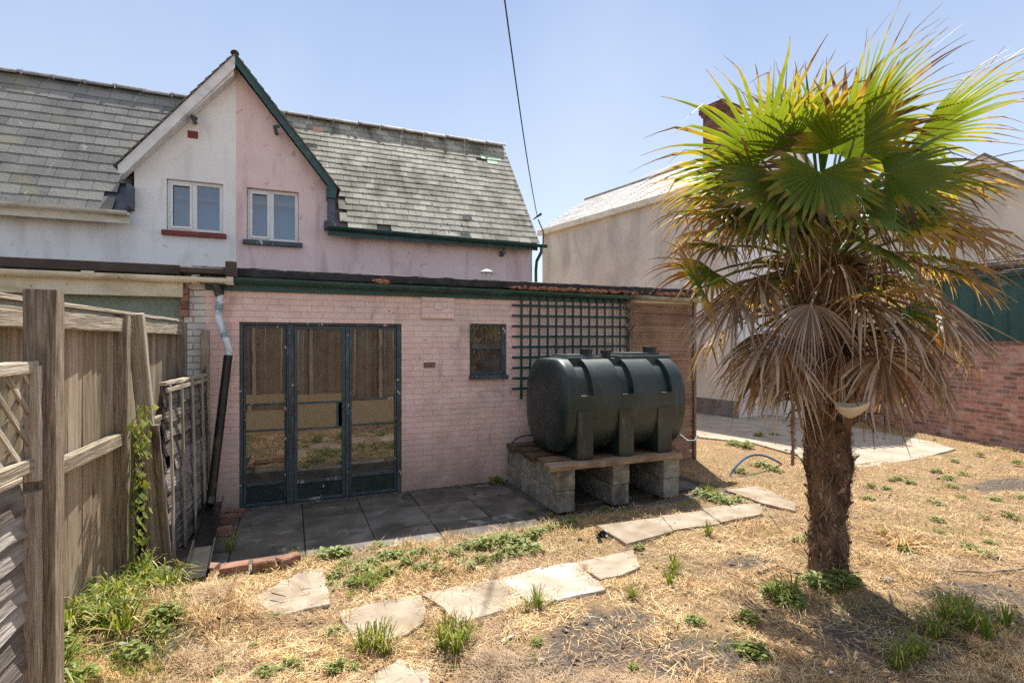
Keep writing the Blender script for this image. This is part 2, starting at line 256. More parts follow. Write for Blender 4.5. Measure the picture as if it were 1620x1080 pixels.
# ground material: straw litter over grey soil, patches of bare ash-dark earth
def ground_mat():
    m = bpy.data.materials.new('dry lawn'); m.use_nodes = True; T = m.node_tree; N = T.nodes; L = T.links
    b = N['Principled BSDF']; b.inputs['Roughness'].default_value = .95; b.inputs['Specular IOR Level'].default_value = .1
    tc = N.new('ShaderNodeTexCoord'); o = tc.outputs['Object']
    def ns(s, d, ds=0, v=o):
        n = N.new('ShaderNodeTexNoise'); n.inputs['Scale'].default_value = s; n.inputs['Detail'].default_value = d
        n.inputs['Distortion'].default_value = ds; L.new(v, n.inputs[0]); return n.outputs[0]
    def ramp(f, cs):
        r = N.new('ShaderNodeValToRGB'); L.new(f, r.inputs[0]); e = r.color_ramp.elements
        while len(e) < len(cs): e.new(.5)
        for i, (p, c) in enumerate(cs): e[i].position = p; e[i].color = (c + (1,)) if isinstance(c, tuple) else (c, c, c, 1)
        return r.outputs[0]
    def mix(f, a, c):
        n = N.new('ShaderNodeMixRGB'); L.new(f, n.inputs[0]); L.new(a, n.inputs[1]); L.new(c, n.inputs[2]); return n.outputs[0]
    straw = ramp(ns(85, 8, 3.0), [(.34, (.11, .065, .035)), (.5, (.33, .215, .115)), (.66, (.58, .42, .24))])
    soil = ramp(ns(40, 8), [(.3, (.085, .065, .05)), (.7, (.22, .18, .145))])
    green = ramp(ns(60, 6, 1), [(.3, (.05, .075, .02)), (.7, (.18, .22, .06))])
    at = N.new('ShaderNodeAttribute'); at.attribute_name = 'bare'
    add = N.new('ShaderNodeMath'); L.new(at.outputs['Fac'], add.inputs[0]); s = ns(3, 8, 1)
    sub = N.new('ShaderNodeMath'); sub.operation = 'MULTIPLY_ADD'; L.new(s, sub.inputs[0]); sub.inputs[1].default_value = .9; sub.inputs[2].default_value = -.15
    L.new(sub.outputs[0], add.inputs[1])
    c = mix(ramp(add.outputs[0], [(.5, 0.0), (.72, 1.0)]), straw, soil)
    c = mix(ramp(ns(1.3, 7, .5), [(.60, 0.0), (.80, .5)]), c, green)
    L.new(c, b.inputs['Base Color'])
    bp = N.new('ShaderNodeBump'); bp.inputs['Strength'].default_value = .9; bp.inputs['Distance'].default_value = .03
    L.new(ns(70, 8, 1.5), bp.inputs['Height']); L.new(bp.outputs[0], b.inputs['Normal'])
    return m
M['soil'] = ground_mat()

# ---------------------------------------------------------------- mesh builder
class MB:
    def __init__(s): s.v = []; s.f = []; s.r = []; s.tc = []; s.t = []; s.m = []; s.mi = 0
    def add(s, vs, fs, rnd=None, tc=None, t=None):
        o = len(s.v); s.v += [tuple(q) for q in vs]
        s.tc += [tuple(q) for q in (tc if tc is not None else vs)]
        rr = random.random() if rnd is None else rnd
        s.r += [rr] * len(vs); s.t += list(t) if t is not None else [0.0] * len(vs)
        s.f += [tuple(i + o for i in f) for f in fs]; s.m += [s.mi] * len(fs)
    def box(s, lo, hi, bev=0.0, rnd=None, mtx=None, long=None, jit=0.0):
        """axis box (optionally transformed); texture X follows the longest side"""
        lo = Vector(lo); hi = Vector(hi); c = (lo + hi) / 2; h = (hi - lo) / 2
        s.obox(c, h, mtx, bev, rnd, long, jit)
    def obox(s, c, h, mtx=None, bev=0.0, rnd=None, long=None, jit=0.0):
        h = Vector(h); c = Vector(c)
        if bev <= 0:
            vs = [Vector((sx * h.x, sy * h.y, sz * h.z)) for sz in (-1, 1) for sx, sy in ((-1, -1), (1, -1), (1, 1), (-1, 1))]
            fs = [(3, 2, 1, 0), (4, 5, 6, 7), (0, 1, 5, 4), (1, 2, 6, 5), (2, 3, 7, 6), (3, 0, 4, 7)]
        else:
            b = min(bev, h.x * .9, h.y * .9, h.z * .9); vs = []; idx = {}
            for sx in (-1, 1):
                for sy in (-1, 1):
                    for sz in (-1, 1):
                        for k in range(3):
                            p = Vector((sx * (h.x - b), sy * (h.y - b), sz * (h.z - b))); p[k] = (sx, sy, sz)[k] * h[k]
                            idx[(sx, sy, sz, k)] = len(vs); vs.append(p)
            fs = []
            def q(*a): fs.append(tuple(idx[x] for x in a))
            for k in range(3):
                i, j = [(1, 2), (2, 0), (0, 1)][k]
                for sg in (-1, 1):
                    def key(a, c_):
                        t = [0, 0, 0]; t[k] = sg; t[i] = a; t[j] = c_; return (t[0], t[1], t[2], k)
                    L = [key(-1, -1), key(1, -1), key(1, 1), key(-1, 1)]
                    q(*(L if sg > 0 else L[::-1]))
            for k in range(3):   # edge strips along axis k
                i, j = [(1, 2), (2, 0), (0, 1)][k]
                for a in (-1, 1):
                    for c_ in (-1, 1):
                        def key(sg, kk):
                            t = [0, 0, 0]; t[k] = sg; t[i] = a; t[j] = c_; return (t[0], t[1], t[2], kk)
                        L = [key(-1, i), key(1, i), key(1, j), key(-1, j)]
                        q(*(L if a * c_ > 0 else L[::-1]))
            for sx in (-1, 1):
                for sy in (-1, 1):
                    for sz in (-1, 1):
                        L = [(sx, sy, sz, 0), (sx, sy, sz, 1), (sx, sy, sz, 2)]
                        q(*(L if sx * sy * sz > 0 else L[::-1]))
        if jit: vs = [p + Vector((random.uniform(-jit, jit), random.uniform(-jit, jit), random.uniform(-jit, jit))) for p in vs]
        k = long if long is not None else max(range(3), key=lambda a: h[a])
        off = Vector((random.uniform(0, 40), random.uniform(0, 40), random.uniform(0, 40)))
        tc = [Vector((p[k], p[(k + 1) % 3], p[(k + 2) % 3])) + off for p in vs]
        ws = [(mtx @ (c + p)) if mtx is not None else c + p for p in vs]
        s.add(ws, fs, rnd, tc)
    def beam(s, a, b, w, h, up=(0, 0, 1), bev=.004, rnd=None, seg=1, bow=0, jit=0):
        """bar from a to b, w wide sideways, h along up; optional cracks/bow by segments"""
        a = Vector(a); b = Vector(b); d = (b - a); Ln = d.length; d.normalize(); up = Vector(up)
        sd_ = d.cross(up); sd_.normalize(); u2 = sd_.cross(d)
        mt = Matrix((d, sd_, u2)).transposed().to_4x4(); mt.translation = (a + b) / 2
        if seg == 1: s.obox((0, 0, 0), (Ln / 2, w / 2, h / 2), mt, bev, rnd, 0, jit); return
        off = Vector((random.uniform(0, 40), random.uniform(0, 40), random.uniform(0, 40))); vs = []; tc = []; fs = []
        c = min(bev, w * .3, h * .3)
        prof = [(-w / 2 + c, -h / 2), (w / 2 - c, -h / 2), (w / 2, -h / 2 + c), (w / 2, h / 2 - c), (w / 2 - c, h / 2), (-w / 2 + c, h / 2), (-w / 2, h / 2 - c), (-w / 2, -h / 2 + c)]
        for i in range(seg + 1):
            x = -Ln / 2 + Ln * i / seg; bo = bow * math.sin(math.pi * i / seg)
            for (y, z) in prof:
                p = Vector((x, y + random.uniform(-jit, jit), z + bo + random.uniform(-jit, jit))); vs.append(mt @ p); tc.append(p + off)
        for i in range(seg):
            for j in range(8): fs.append((i * 8 + j, (i + 1) * 8 + j, (i + 1) * 8 + (j + 1) % 8, i * 8 + (j + 1) % 8))
        fs.append(tuple(range(8))); fs.append(tuple(seg * 8 + k for k in reversed(range(8))))
        s.add(vs, fs, rnd, tc)
    def tube(s, pts, rad, n=8, cap=True, rnd=None, arc=None, t=None):
        pts = [Vector(p) for p in pts]; m = len(pts); vs = []; tt = []; ref = Vector((0, 0, 1))
        full = arc is None; nn = n if full else n + 1
        x = None
        for i, p in enumerate(pts):
            d = (pts[min(i + 1, m - 1)] - pts[max(i - 1, 0)])
            if d.length < 1e-7: d = pts[-1] - pts[0]
            d.normalize()
            if x is None:
                rf = ref if abs(d.dot(ref)) < .95 else Vector((0, 1, 0)); x = d.cross(rf).normalized()
            else: x = (x - d * x.dot(d)).normalized()
            y = x.cross(d)
            r = rad[i] if hasattr(rad, '__len__') else rad
            for j in range(nn):
                a = (2 * math.pi * j / n) if full else arc[0] + (arc[1] - arc[0]) * j / n
                vs.append(p + x * math.cos(a) * r + y * math.sin(a) * r); tt.append(t[i] if t else 0)
        fs = []
        for i in range(m - 1):
            for j in range(n):
                k = (j + 1) % nn; fs.append((i * nn + j, i * nn + k, (i + 1) * nn + k, (i + 1) * nn + j))
        if cap and full: fs += [tuple(range(n))[::-1], tuple((m - 1) * n + j for j in range(n))]
        s.add(vs, fs, rnd, None, tt)
    def prism(s, poly, d, rnd=None, taper=0):
        """polygon (list of 3D points) extruded by vector d"""
        n = len(poly); P = [Vector(p) for p in poly]; d = Vector(d)
        s.add(P + [p + d for p in P], [tuple(range(n))[::-1], tuple(range(n, 2 * n))] + [(i, (i + 1) % n, n + (i + 1) % n, n + i) for i in range(n)], rnd)
    def build(s, name, m, parent=None, smooth=False, label=None, recalc=True):
        me = bpy.data.meshes.new(name); org = parent_world(parent)
        v = np.array(s.v, dtype=np.float32)
        if org is not None:
            inv = np.array(org.inverted(), dtype=np.float32); v = v @ inv[:3, :3].T + inv[:3, 3]
        me.from_pydata(v.tolist(), [], s.f)
        a = me.attributes.new('rnd', 'FLOAT', 'POINT'); a.data.foreach_set('value', np.array(s.r, dtype=np.float32))
        a = me.attributes.new('t', 'FLOAT', 'POINT'); a.data.foreach_set('value', np.array(s.t, dtype=np.float32))
        a = me.attributes.new('tc', 'FLOAT_VECTOR', 'POINT'); a.data.foreach_set('vector', np.array(s.tc, dtype=np.float32).ravel())
        for mm in (m if isinstance(m, list) else [m]): me.materials.append(M[mm])
        if isinstance(m, list): me.polygons.foreach_set('material_index', s.m)
        if smooth: me.polygons.foreach_set('use_smooth', [True] * len(me.polygons))
        me.update(); o = bpy.data.objects.new(name, me); COL.objects.link(o)
        if parent is not None: o.parent = parent
        if label: o['label'] = label
        return o
def parent_world(p):
    if p is None: return None
    mt = Matrix.Translation(p.location) @ p.rotation_euler.to_matrix().to_4x4()
    return (parent_world(p.parent) @ mt) if p.parent else mt
def thing(name, label, cat, loc=(0, 0, 0), rz=0, group=None):
    o = bpy.data.objects.new(name, None); COL.objects.link(o); o.location = loc; o.rotation_euler = (0, 0, rz); o.empty_display_size = .2
    o['label'] = label; o['category'] = cat
    if group: o['group'] = group
    return o
def tag(o, label, cat, group=None):
    o['label'] = label; o['category'] = cat
    if group: o['group'] = group
    return o
def struct(o, kind='structure'): o['kind'] = kind; return o
def move_origin(o, p):
    """single mesh thing: put its origin at point p"""
    p = Vector(p); o.data.transform(Matrix.Translation(-p)); o.location = p; return o
def wall(mb, u0, u1, z0, z1, y, holes=(), th=.22, tri=None):
    """wall in plane Y=y facing -Y with openings (u0,u1,z0,z1) and reveals"""
    us = sorted({u0, u1} | {q for h in holes for q in h[:2]}); zs = sorted({z0, z1} | {q for h in holes for q in h[2:]})
    for i in range(len(us) - 1):
        for j in range(len(zs) - 1):
            a, b, c, d = us[i], us[i + 1], zs[j], zs[j + 1]; mu, mz = (a + b) / 2, (c + d) / 2
            if any(h[0] < mu < h[1] and h[2] < mz < h[3] for h in holes): continue
            mb.add([(a, y, c), (b, y, c), (b, y, d), (a, y, d)], [(0, 1, 2, 3)])
    for h in holes:
        a, b, c, d = h; Y = y + th
        mb.add([(a, y, c), (a, Y, c), (a, Y, d), (a, y, d)], [(0, 1, 2, 3)]); mb.add([(b, y, c), (b, y, d), (b, Y, d), (b, Y, c)], [(0, 1, 2, 3)])
        mb.add([(a, y, c), (b, y, c), (b, Y, c), (a, Y, c)], [(0, 1, 2, 3)]); mb.add([(a, y, d), (a, Y, d), (b, Y, d), (b, y, d)], [(0, 1, 2, 3)])
def gutter(mb, a, b, r=.055, n=8, rnd=None):
    a = Vector(a); b = Vector(b); d = (b - a); k = max(2, int(d.length / .5)); pts = [a + d * i / k for i in range(k + 1)]
    mb.tube(pts, r, n, False, rnd, (math.pi, 2 * math.pi)); mb.tube(pts, r - .006, n, False, rnd, (math.pi, 2 * math.pi))
def fbm(x, y, s=1.0): return mnoise.fractal(Vector((x * s, y * s, 3.3)), .9, 2.1, 5)

# ---------------------------------------------------------------- ground
MOUND = at_z(310, 985)
SLABS = {  # pixel outlines of the loose stepping slabs met with the ground
 'a': [(397, 946), (476, 905), (511, 900), (521, 956), (440, 972)],
 'b': [(537, 968), (600, 952), (666, 943), (672, 962), (668, 985), (640, 1005), (566, 1020)],
 'c': [(668, 942), (730, 928), (793, 915), (832, 952), (790, 966), (725, 986), (702, 962)],
 'd': [(796, 914), (850, 900), (909, 892), (956, 934), (880, 948), (836, 951)],
 'e': [(911, 889), (960, 880), (1000, 871), (1012, 897), (985, 909), (950, 915)],
 'f': [(946, 832), (1046, 818), (1064, 840), (992, 860)],
 'g': [(1047, 816), (1122, 807), (1138, 829), (1066, 838)],
 'h': [(1112, 806), (1150, 798), (1202, 796), (1207, 812), (1142, 827)],
 'i': [(1150, 776), (1200, 768), (1258, 796), (1256, 808), (1208, 797)],
 'j': [(585, 1072), (632, 1044), (672, 1060), (688, 1110), (600, 1120)]}
SC = []
for _px in SLABS.values():
    _P = [at_z(*q, .06) for q in _px]; _c = sum(_P, Vector()) / len(_P); SC.append([(_c.x + (p.x - _c.x) * 1.12, _c.y + (p.y - _c.y) * 1.12) for p in _P])
def inpoly(poly, x, y):
    c = False; j = len(poly) - 1
    for i in range(len(poly)):
        (xi, yi), (xj, yj) = poly[i], poly[j]
        if (yi > y) != (yj > y) and x < (xj - xi) * (y - yi) / (yj - yi) + xi: c = not c
        j = i
    return c
def base_h(u, v):
    h = .044 + .008 * fbm(u, v, .8) + .008 * fbm(u, v, 4) + .007 * fbm(u, v, 9)
    h += .20 * math.exp(-((u + 1.25) / .42) ** 2) * max(0, min(1, (4.7 - v) / 1.2)) * (v > 0)
    h += .07 * math.exp(-(((u - MOUND.x) / .36) ** 2 + ((v - MOUND.y) / .30) ** 2)) * (1 + .5 * fbm(u, v, 6))
    if -.85 < u < 4.6 and v > 4.3:
        e = 4.66 + .05 * math.sin(3 * u) + (.0 if u < 2.3 else (u - 2.3) * .16)
        k = max(0, min(1, (v - (e - .22)) / .22)); h = h * (1 - k) + (-.03) * k
    if v > 5.0 and u > 4.6: h = h * .4
    if h > .050 and any(inpoly(P, u, v) for P in SC): h = .050
    return h
us = np.concatenate([-np.geomspace(300, 3, 16), np.arange(-2.6, 9.0, .06), np.geomspace(9.3, 400, 22)])
vs_ = np.concatenate([-np.geomspace(200, 7, 14), np.arange(-6.4, 1.0, .3), np.arange(1.0, 7.6, .055), np.geomspace(7.8, 600, 24)])
gv = []; bare = []
BARE = [(at_z(930, 1030), .42, .28), (at_z(1100, 1050), .38, .22), (at_z(1400, 1010), .55, .35), (at_z(1590, 772), .7, .25), (at_z(1560, 960), .5, .3),
        (at_z(230, 1050), .3, .2), (at_z(1180, 900), .2, .12), (at_z(960, 1000), .3, .2), (at_z(1000, 640), 1.2, .9)]
def bareness(u, v):
    b = 0.0
    for p, a, c in BARE: b = max(b, 1.25 * math.exp(-(((u - p.x) / a) ** 2 + ((v - p.y) / c) ** 2) * 1.0))
    if v > 4.5 and u < 4.7: b = max(b, .9)
    return b * .55
for b_ in vs_:
    for a_ in us:
        near = -2.6 <= a_ < 9.3 and 1 <= b_ < 7.8
        gv.append((a_, b_, base_h(a_, b_) if near else .02)); bare.append(bareness(a_, b_) if near else .1)
nu = len(us); gf = [(j * nu + i, j * nu + i + 1, (j + 1) * nu + i + 1, (j + 1) * nu + i) for j in range(len(vs_) - 1) for i in range(nu - 1)]
me = bpy.data.meshes.new('ground'); me.from_pydata(gv, [], gf); at = me.attributes.new('bare', 'FLOAT', 'POINT'); at.data.foreach_set('value', bare)
me.materials.append(M['soil']); me.polygons.foreach_set('use_smooth', [True] * len(gf)); me.update()
go = bpy.data.objects.new('ground', me); COL.objects.link(go); struct(go)

# patio: rows of 600 mm slabs, the last row cut ragged by the lawn
mb = MB(); y = 6.2
for r_, (ya, yb) in enumerate(((5.60, 6.196), (5.0, 5.594), (4.40, 4.994))):
    for k in range(-3, 8):
        ua = .12 + k * .575 + (r_ == 9) * .2; ub = ua + .568
        if ua > 4.35 or ub < -.8: continue
        if r_ == 2 and ua > 2.4: continue
        mb.obox(((ua + ub) / 2, (ya + yb) / 2, -.028 + random.uniform(-.003, .004)), ((ub - ua) / 2, (yb - ya) / 2, .03), bev=.005)
struct(mb.build('patio_paving', 'patio'))
mb = MB(); pts = [at_z(*q, .02) for q in [(1040, 648), (1090, 640), (1180, 655), (1290, 668), (1390, 684), (1470, 700), (1512, 712), (1452, 728), (1370, 741), (1290, 746), (1262, 722), (1190, 702), (1097, 692), (1030, 690)]]
mb.prism([p + Vector((0, 0, .025)) for p in pts], (0, 0, -.1)); struct(mb.build('concrete_path', 'concrete'))

# loose stepping slabs
slab_lab = {'a': 'squarish sandy slab beside the row of edging bricks', 'b': 'broken-edged paving slab nearest the camera in the curved row', 'c': 'paving slab left of the whitened one',
 'd': 'paving slab with white paint stain on its top', 'e': 'small tilted slab right of the white stained slab', 'f': 'broad raised slab next to the crumpled black plastic',
 'g': 'plain slab between the raised slab and the weedy one', 'h': 'narrow slab below the leafy weed by the tank', 'i': 'triangular concrete piece nearest the blue hose', 'j': 'paving slab cut off by the bottom edge of the photo'}
for k, px in SLABS.items():
    top = {'f': .068, 'h': .064, 'a': .064}.get(k, .058)
    P = [at_z(x, y_, top) for x, y_ in px]; c = sum(P, Vector()) / len(P)
    # soften the outline: subdivide each edge and wobble
    Q = []
    for i in range(len(P)):
        a, b = P[i], P[(i + 1) % len(P)]
        for t in (0, .25, .5, .75):
            q = a.lerp(b, t); q += Vector((random.uniform(-.006, .006), random.uniform(-.006, .006), 0)); Q.append(q)
    tl = random.uniform(-.012, .012); Q = [q + Vector((0, 0, (q.x - c.x) * tl * 2)) for q in Q]
    mb = MB(); n = len(Q); Q = [c + (q - c) * 1.035 for q in Q]; inn = [c + (q - c) * .985 + Vector((0, 0, .006)) for q in Q]; low = [q - Vector((0, 0, .06)) for q in Q]
    V = inn + Q + low; fs = [tuple(range(n))] + [(i, n + i, n + (i + 1) % n, (i + 1) % n) for i in range(n)] + [(n + i, 2 * n + i, 2 * n + (i + 1) % n, n + (i + 1) % n) for i in range(n)]
    if (P[1] - P[0]).cross(P[2] - P[1]).z < 0: fs = [f[::-1] for f in fs]
    mb.add(V, fs); o = mb.build('paving_slab', 'slab_white' if k == 'd' else 'slab')
    tag(move_origin(o, c), slab_lab[k], 'paving slab', 'stepping slabs across the dry lawn')

# ---------------------------------------------------------------- roofs of overlapping slates
def slates(mb, ua, ub, eave, ridge, gauge, wd, clip=None, missing=0.0, lift=.003, alt=None):
    """eave/ridge: (y,z). clip(u,y,z)->bool keep."""
    e = Vector((0, eave[0], eave[1])); r = Vector((0, ridge[0], ridge[1])); L_ = (r - e).length; d = (r - e) / L_; nrm = Vector((0, -d.z, d.y))
    rows = int(L_ / gauge) + 1
    for j in range(rows):
        s0 = j * gauge - .03; s1 = min(s0 + gauge * 1.5, L_); off = (j % 2) * wd / 2 + random.uniform(-.01, .01); k = -1
        while True:
            a = ua + k * wd + off; b = a + wd - .006; k += 1
            if a > ub: break
            if b < ua: continue
            a = max(a, ua); b = min(b, ub)
            cc = e + d * (s0 + gauge * .5)
            if clip and not clip((a + b) / 2, cc.y, cc.z): continue
            if random.random() < missing: continue
            tw = random.uniform(-.2, .2) * lift; sl = random.uniform(-.009, .009)
            p0 = e + d * (s0 + sl) + nrm * (.012 + lift + tw); p1 = e + d * (s0 + sl) + nrm * (.012 + lift - tw); q = e + d * s1 + nrm * .004
            th = nrm * -.009
            A = Vector((a, p0.y, p0.z)); B = Vector((b, p1.y, p1.z)); C_ = Vector((b, q.y, q.z)); D_ = Vector((a, q.y, q.z))
            mb.mi = 1 if (alt and alt(a, j, rows)) else 0
            o = Vector((random.uniform(0, 2), 0, 0))
            vs = [A, B, C_, D_, A + th, B + th, C_ + th, D_ + th]
            mb.add(vs, [(0, 1, 2, 3), (4, 5, 1, 0), (5, 6, 2, 1), (7, 4, 0, 3)], None)
    mb.mi = 0
def ridge_tiles(mb, a, b, ln=.45, r=.11):
    a = Vector(a); b = Vector(b); L_ = (b - a).length; n = max(1, round(L_ / ln)); d = (b - a) / n
    for i in range(n):
        p = a + d * i; q = a + d * (i + .985); j = Vector((0, 0, random.uniform(-.008, .012)))
        mb.tube([p + j, p + (q - p) * .12 + j, p + (q - p) * .121 + j, q + j], [r + .012, r + .012, r, r], 10, False, None, (math.radians(10), math.radians(170)))
RZ = 6.55; RY = 12.0; EY = 10.0; EZ = 3.86; GC = -.85; GHW = 1.6; GZ = 4.52
def gable_z(u): return RZ - .03 - abs(u - GC) * (RZ - GZ) / GHW
def keep(u, y, z): return not (abs(u - GC) < GHW + .15 and z < gable_z(u) + .02)

# ---------------------------------------------------------------- white house (left of the party line)
PL = -.855
wh = thing('white_house', 'white rendered house with dark slate roof and half the gable', 'house', (-3, 10.2, 0))
mb = MB(); wall(mb, -9, -2.31, 0, EZ, 10.2); wall(mb, -2.31, PL, 0, 4.45, 10.2, [(-1.87, -1.05, 3.57, 4.42)])
def gtop(u): return RZ - .12 - abs(u - GC) * (RZ - GZ) / GHW
mb.add([(-2.31, 10.2, 4.45), (PL, 10.2, 4.45), (PL, 10.2, gtop(PL)), (-2.31, 10.2, gtop(-2.31))], [(0, 1, 2, 3)])
mb.add([(-2.31, 10.2, 3.4), (-2.31, 10.2, gtop(-2.31)), (-2.31, 12, gtop(-2.31)), (-2.31, 12, 3.4)], [(0, 1, 2, 3)])
mb.add([(-9, 10.2, 0), (-9, 10.2, EZ), (-9, 12, RZ), (-9, 13.8, EZ), (-9, 13.8, 0)], [(0, 1, 2, 3, 4)])
mb.add([(-9, 13.8, 0), (-9, 13.8, EZ), (PL, 13.8, EZ), (PL, 13.8, 0)], [(0, 1, 2, 3)])
mb.build('wall', 'white_render', wh)
mb = MB(); slates(mb, -9, PL, (EY, EZ - .08), (RY, RZ - .07), .232, .34, keep, 0, .004)
rf = mb.build('roof', 'slate_dark', wh)
mb = MB(); mb.prism([(-9, EY + .06, EZ - .06), (-9, RY, RZ - .11), (-9, 14, EZ - .06)], (9 - 2.36, 0, 0)); mb.prism([(-2.36, 10.3, EZ - .06 + .24 * 1.36), (-2.36, RY, RZ - .11), (-2.36, 14, EZ - .06)], (2.36 + PL, 0, 0)); mb.build('roof_deck', 'lead', rf)
mb = MB(); ridge_tiles(mb, (-9, RY, RZ - .12), (-1.2, RY, RZ - .12)); mb.build('ridge_tiles', 'ridge_grey', rf)
# gable half, roof slope (left) with its slates seen edge-on
def gable_slope(parent, side, matn):
    mb = MB(); s = side; e = (GC + s * (GHW + .06), gtop(GC + s * GHW)); n_ = 16
    dx = -s * (GHW + .06) / n_; zt = RZ; dz = (zt - GZ + .06) / n_
    for j in range(n_ + 0):
        x0 = GC + s * (GHW + .06) + dx * (j - .1); z0 = GZ - .05 + dz * (j - .1); x1 = x0 + dx * 1.35; z1 = z0 + dz * 1.35
        if s < 0 and x1 > GC: x1 = GC; z1 = zt
        if s > 0 and x1 < GC: x1 = GC; z1 = zt
        for k in range(6):
            ya = 9.93 + k * .345; yb = ya + .34
            nx, nz = s * .79 * .022, .61 * .022
            A = Vector((x0 + nx, ya, z0 + nz)); B = Vector((x0 + nx, yb, z0 + nz)); C_ = Vector((x1, yb, z1)); D_ = Vector((x1, ya, z1)); dn = Vector((-nx, 0, -nz)) * .5
            mb.add([A, B, C_, D_, A + dn, B + dn, C_ + dn, D_ + dn], [(0, 1, 2, 3), (4, 7, 6, 5), (0, 4, 5, 1), (0, 3, 7, 4), (1, 5, 6, 2)])
    return mb.build('gable_roof', matn, parent)
gable_slope(wh, -1, 'slate_dark')
def barge(s, w_, t, y0, matn, parent, endcut=True):
    mb = MB(); a = (GC + s * .0, RZ - .0); b = (GC + s * (GHW + .02), GZ - .03); w2 = w_ / .61
    mb.prism([(a[0], y0, a[1]), (b[0], y0, b[1]), (b[0], y0, b[1] - w2 * .55), (b[0] - s * w_ * .55, y0, b[1] - w2 * .55 + .0), (a[0], y0, a[1] - w2)][::s], (0, t, 0))
    return mb.build('barge_board', matn, parent)
barge(-1, .14, .028, 9.96, 'white_paint', wh); mb = MB()
mb.prism([(GC - .02, 9.99, RZ - .05), (GC - GHW, 9.99, GZ - .08), (GC - GHW, 9.99, GZ - .2), (GC - .02, 9.99, RZ - .33)], (0, .2, 0)); mb.build('soffit', 'white_paint', wh)
def casement(parent, u0, u1, z0, z1, y, mull, open_left=False, pane='pane_up'):
    f = MB(); t = .055
    f.box((u0, y, z0), (u1, y + .06, z0 + t), .006); f.box((u0, y, z1 - t), (u1, y + .06, z1), .006)
    f.box((u0, y, z0 + t), (u0 + t, y + .06, z1 - t), .006); f.box((u1 - t, y, z0 + t), (u1, y + .06, z1 - t), .006)
    f.box((mull - .04, y, z0 + t), (mull + .04, y + .06, z1 - t), .006)
    a, b = u0 + t, mull - .04     # the opening light stands proud
    f.box((a - .012, y - .018, z0 + t - .012), (b + .012, y, z0 + t + .03), .004); f.box((a - .012, y - .018, z1 - t - .03), (b + .012, y, z1 - t + .012), .004)
    f.box((a - .012, y - .018, z0 + t + .03), (a + .025, y, z1 - t - .03), .004); f.box((b - .025, y - .018, z0 + t + .03), (b + .012, y, z1 - t - .03), .004)
    o = f.build('window', 'upvc', parent)
    g = MB()
    for a, b in ((u0 + t, mull - .04), (mull + .04, u1 - t)): g.add([(a, y + .03, z0 + t), (b, y + .03, z0 + t), (b, y + .03, z1 - t), (a, y + .03, z1 - t)], [(0, 1, 2, 3)])
    g.build('pane', pane, o)
    c = MB(); c.add([(u0, y + .15, z0), (u1, y + .15, z0), (u1, y + .15, z1), (u0, y + .15, z1)], [(0, 1, 2, 3)]); c.build('sky_reflection_backing', 'sky_backing', o)  # added backing; its blue grey stands in for sky reflected in the panes
    return o
wo = casement(wh, -1.865, -1.055, 3.575, 4.415, 10.25, -1.48)
mb = MB(); mb.box((-1.93, 10.13, 3.49), (-1.0, 10.26, 3.57), .006); mb.build('sill', 'red_paint', wo)
mb = MB(); mb.box((-1.57, 10.188, 5.13), (-1.42, 10.21, 5.25), .004); mb.build('air_brick', 'red_paint', wh)
p = at_v(306, 187, 10.0)
mb = MB(); mb.tube([p + Vector((0, .2, 0)), p + Vector((0, -.12, -.02)), p + Vector((.06, -.14, -.06))], .035, 8); mb.build('overflow_pipe', 'black_plastic', wh)
mb = MB(); gutter(mb, (-9, 9.88, EZ - .1), (-2.32, 9.88, EZ - .1), .06)
gt = mb.build('gutter', 'cream_paint', wh); mb = MB(); mb.box((-9, 9.96, EZ - .27), (-2.32, 10.0, EZ - .1)); mb.build('fascia_board', 'cream_paint', gt)
mb = MB(); mb.box((-2.36, 9.96, EZ - .02), (-2.30, 10.4, EZ + .36), .01); mb.build('flashing_and_shade', 'lead', wh)  # dark lead strip stands in for the shade beside the gable
# the neighbour's flat roofed extension
mb = MB(); wall(mb, -9, -.98, 0, 2.36, 6.24); mb.add([(-9, 6.24, 0), (-9, 6.24, 2.36), (-9, 10.2, 2.36), (-9, 10.2, 0)], [(0, 1, 2, 3)])
mb.build('extension_wall', 'green_render', wh)
mb = MB(); mb.box((-9, 6.06, 2.41), (-1.0, 10.2, 2.50), .004); mb.box((-1.0, 6.04, 2.425), (-.55, 6.32, 2.49), .01, jit=.006); mb.box((-.60, 6.0, 2.40), (-.50, 6.1, 2.56), .01)
mb.build('flat_roof', 'brown_felt', wh)
mb = MB(); mb.box((-9, 6.14, 2.19), (-.985, 6.165, 2.405), .004); fo = mb.build('fascia_board', 'cream_paint', wh)
mb = MB(); gutter(mb, (-9, 6.075, 2.405), (-.55, 6.075, 2.385), .058, 10)
for x in (-1.72, -3.2, -4.7): mb.tube([(x - .05, 6.075, 2.40), (x + .05, 6.075, 2.40)], .065, 10, True, None, (math.pi, 2 * math.pi))
mb.tube([(-.59, 6.075, 2.387), (-.53, 6.075, 2.387)], .066, 12)
mb.build('gutter', 'cream_paint', fo)

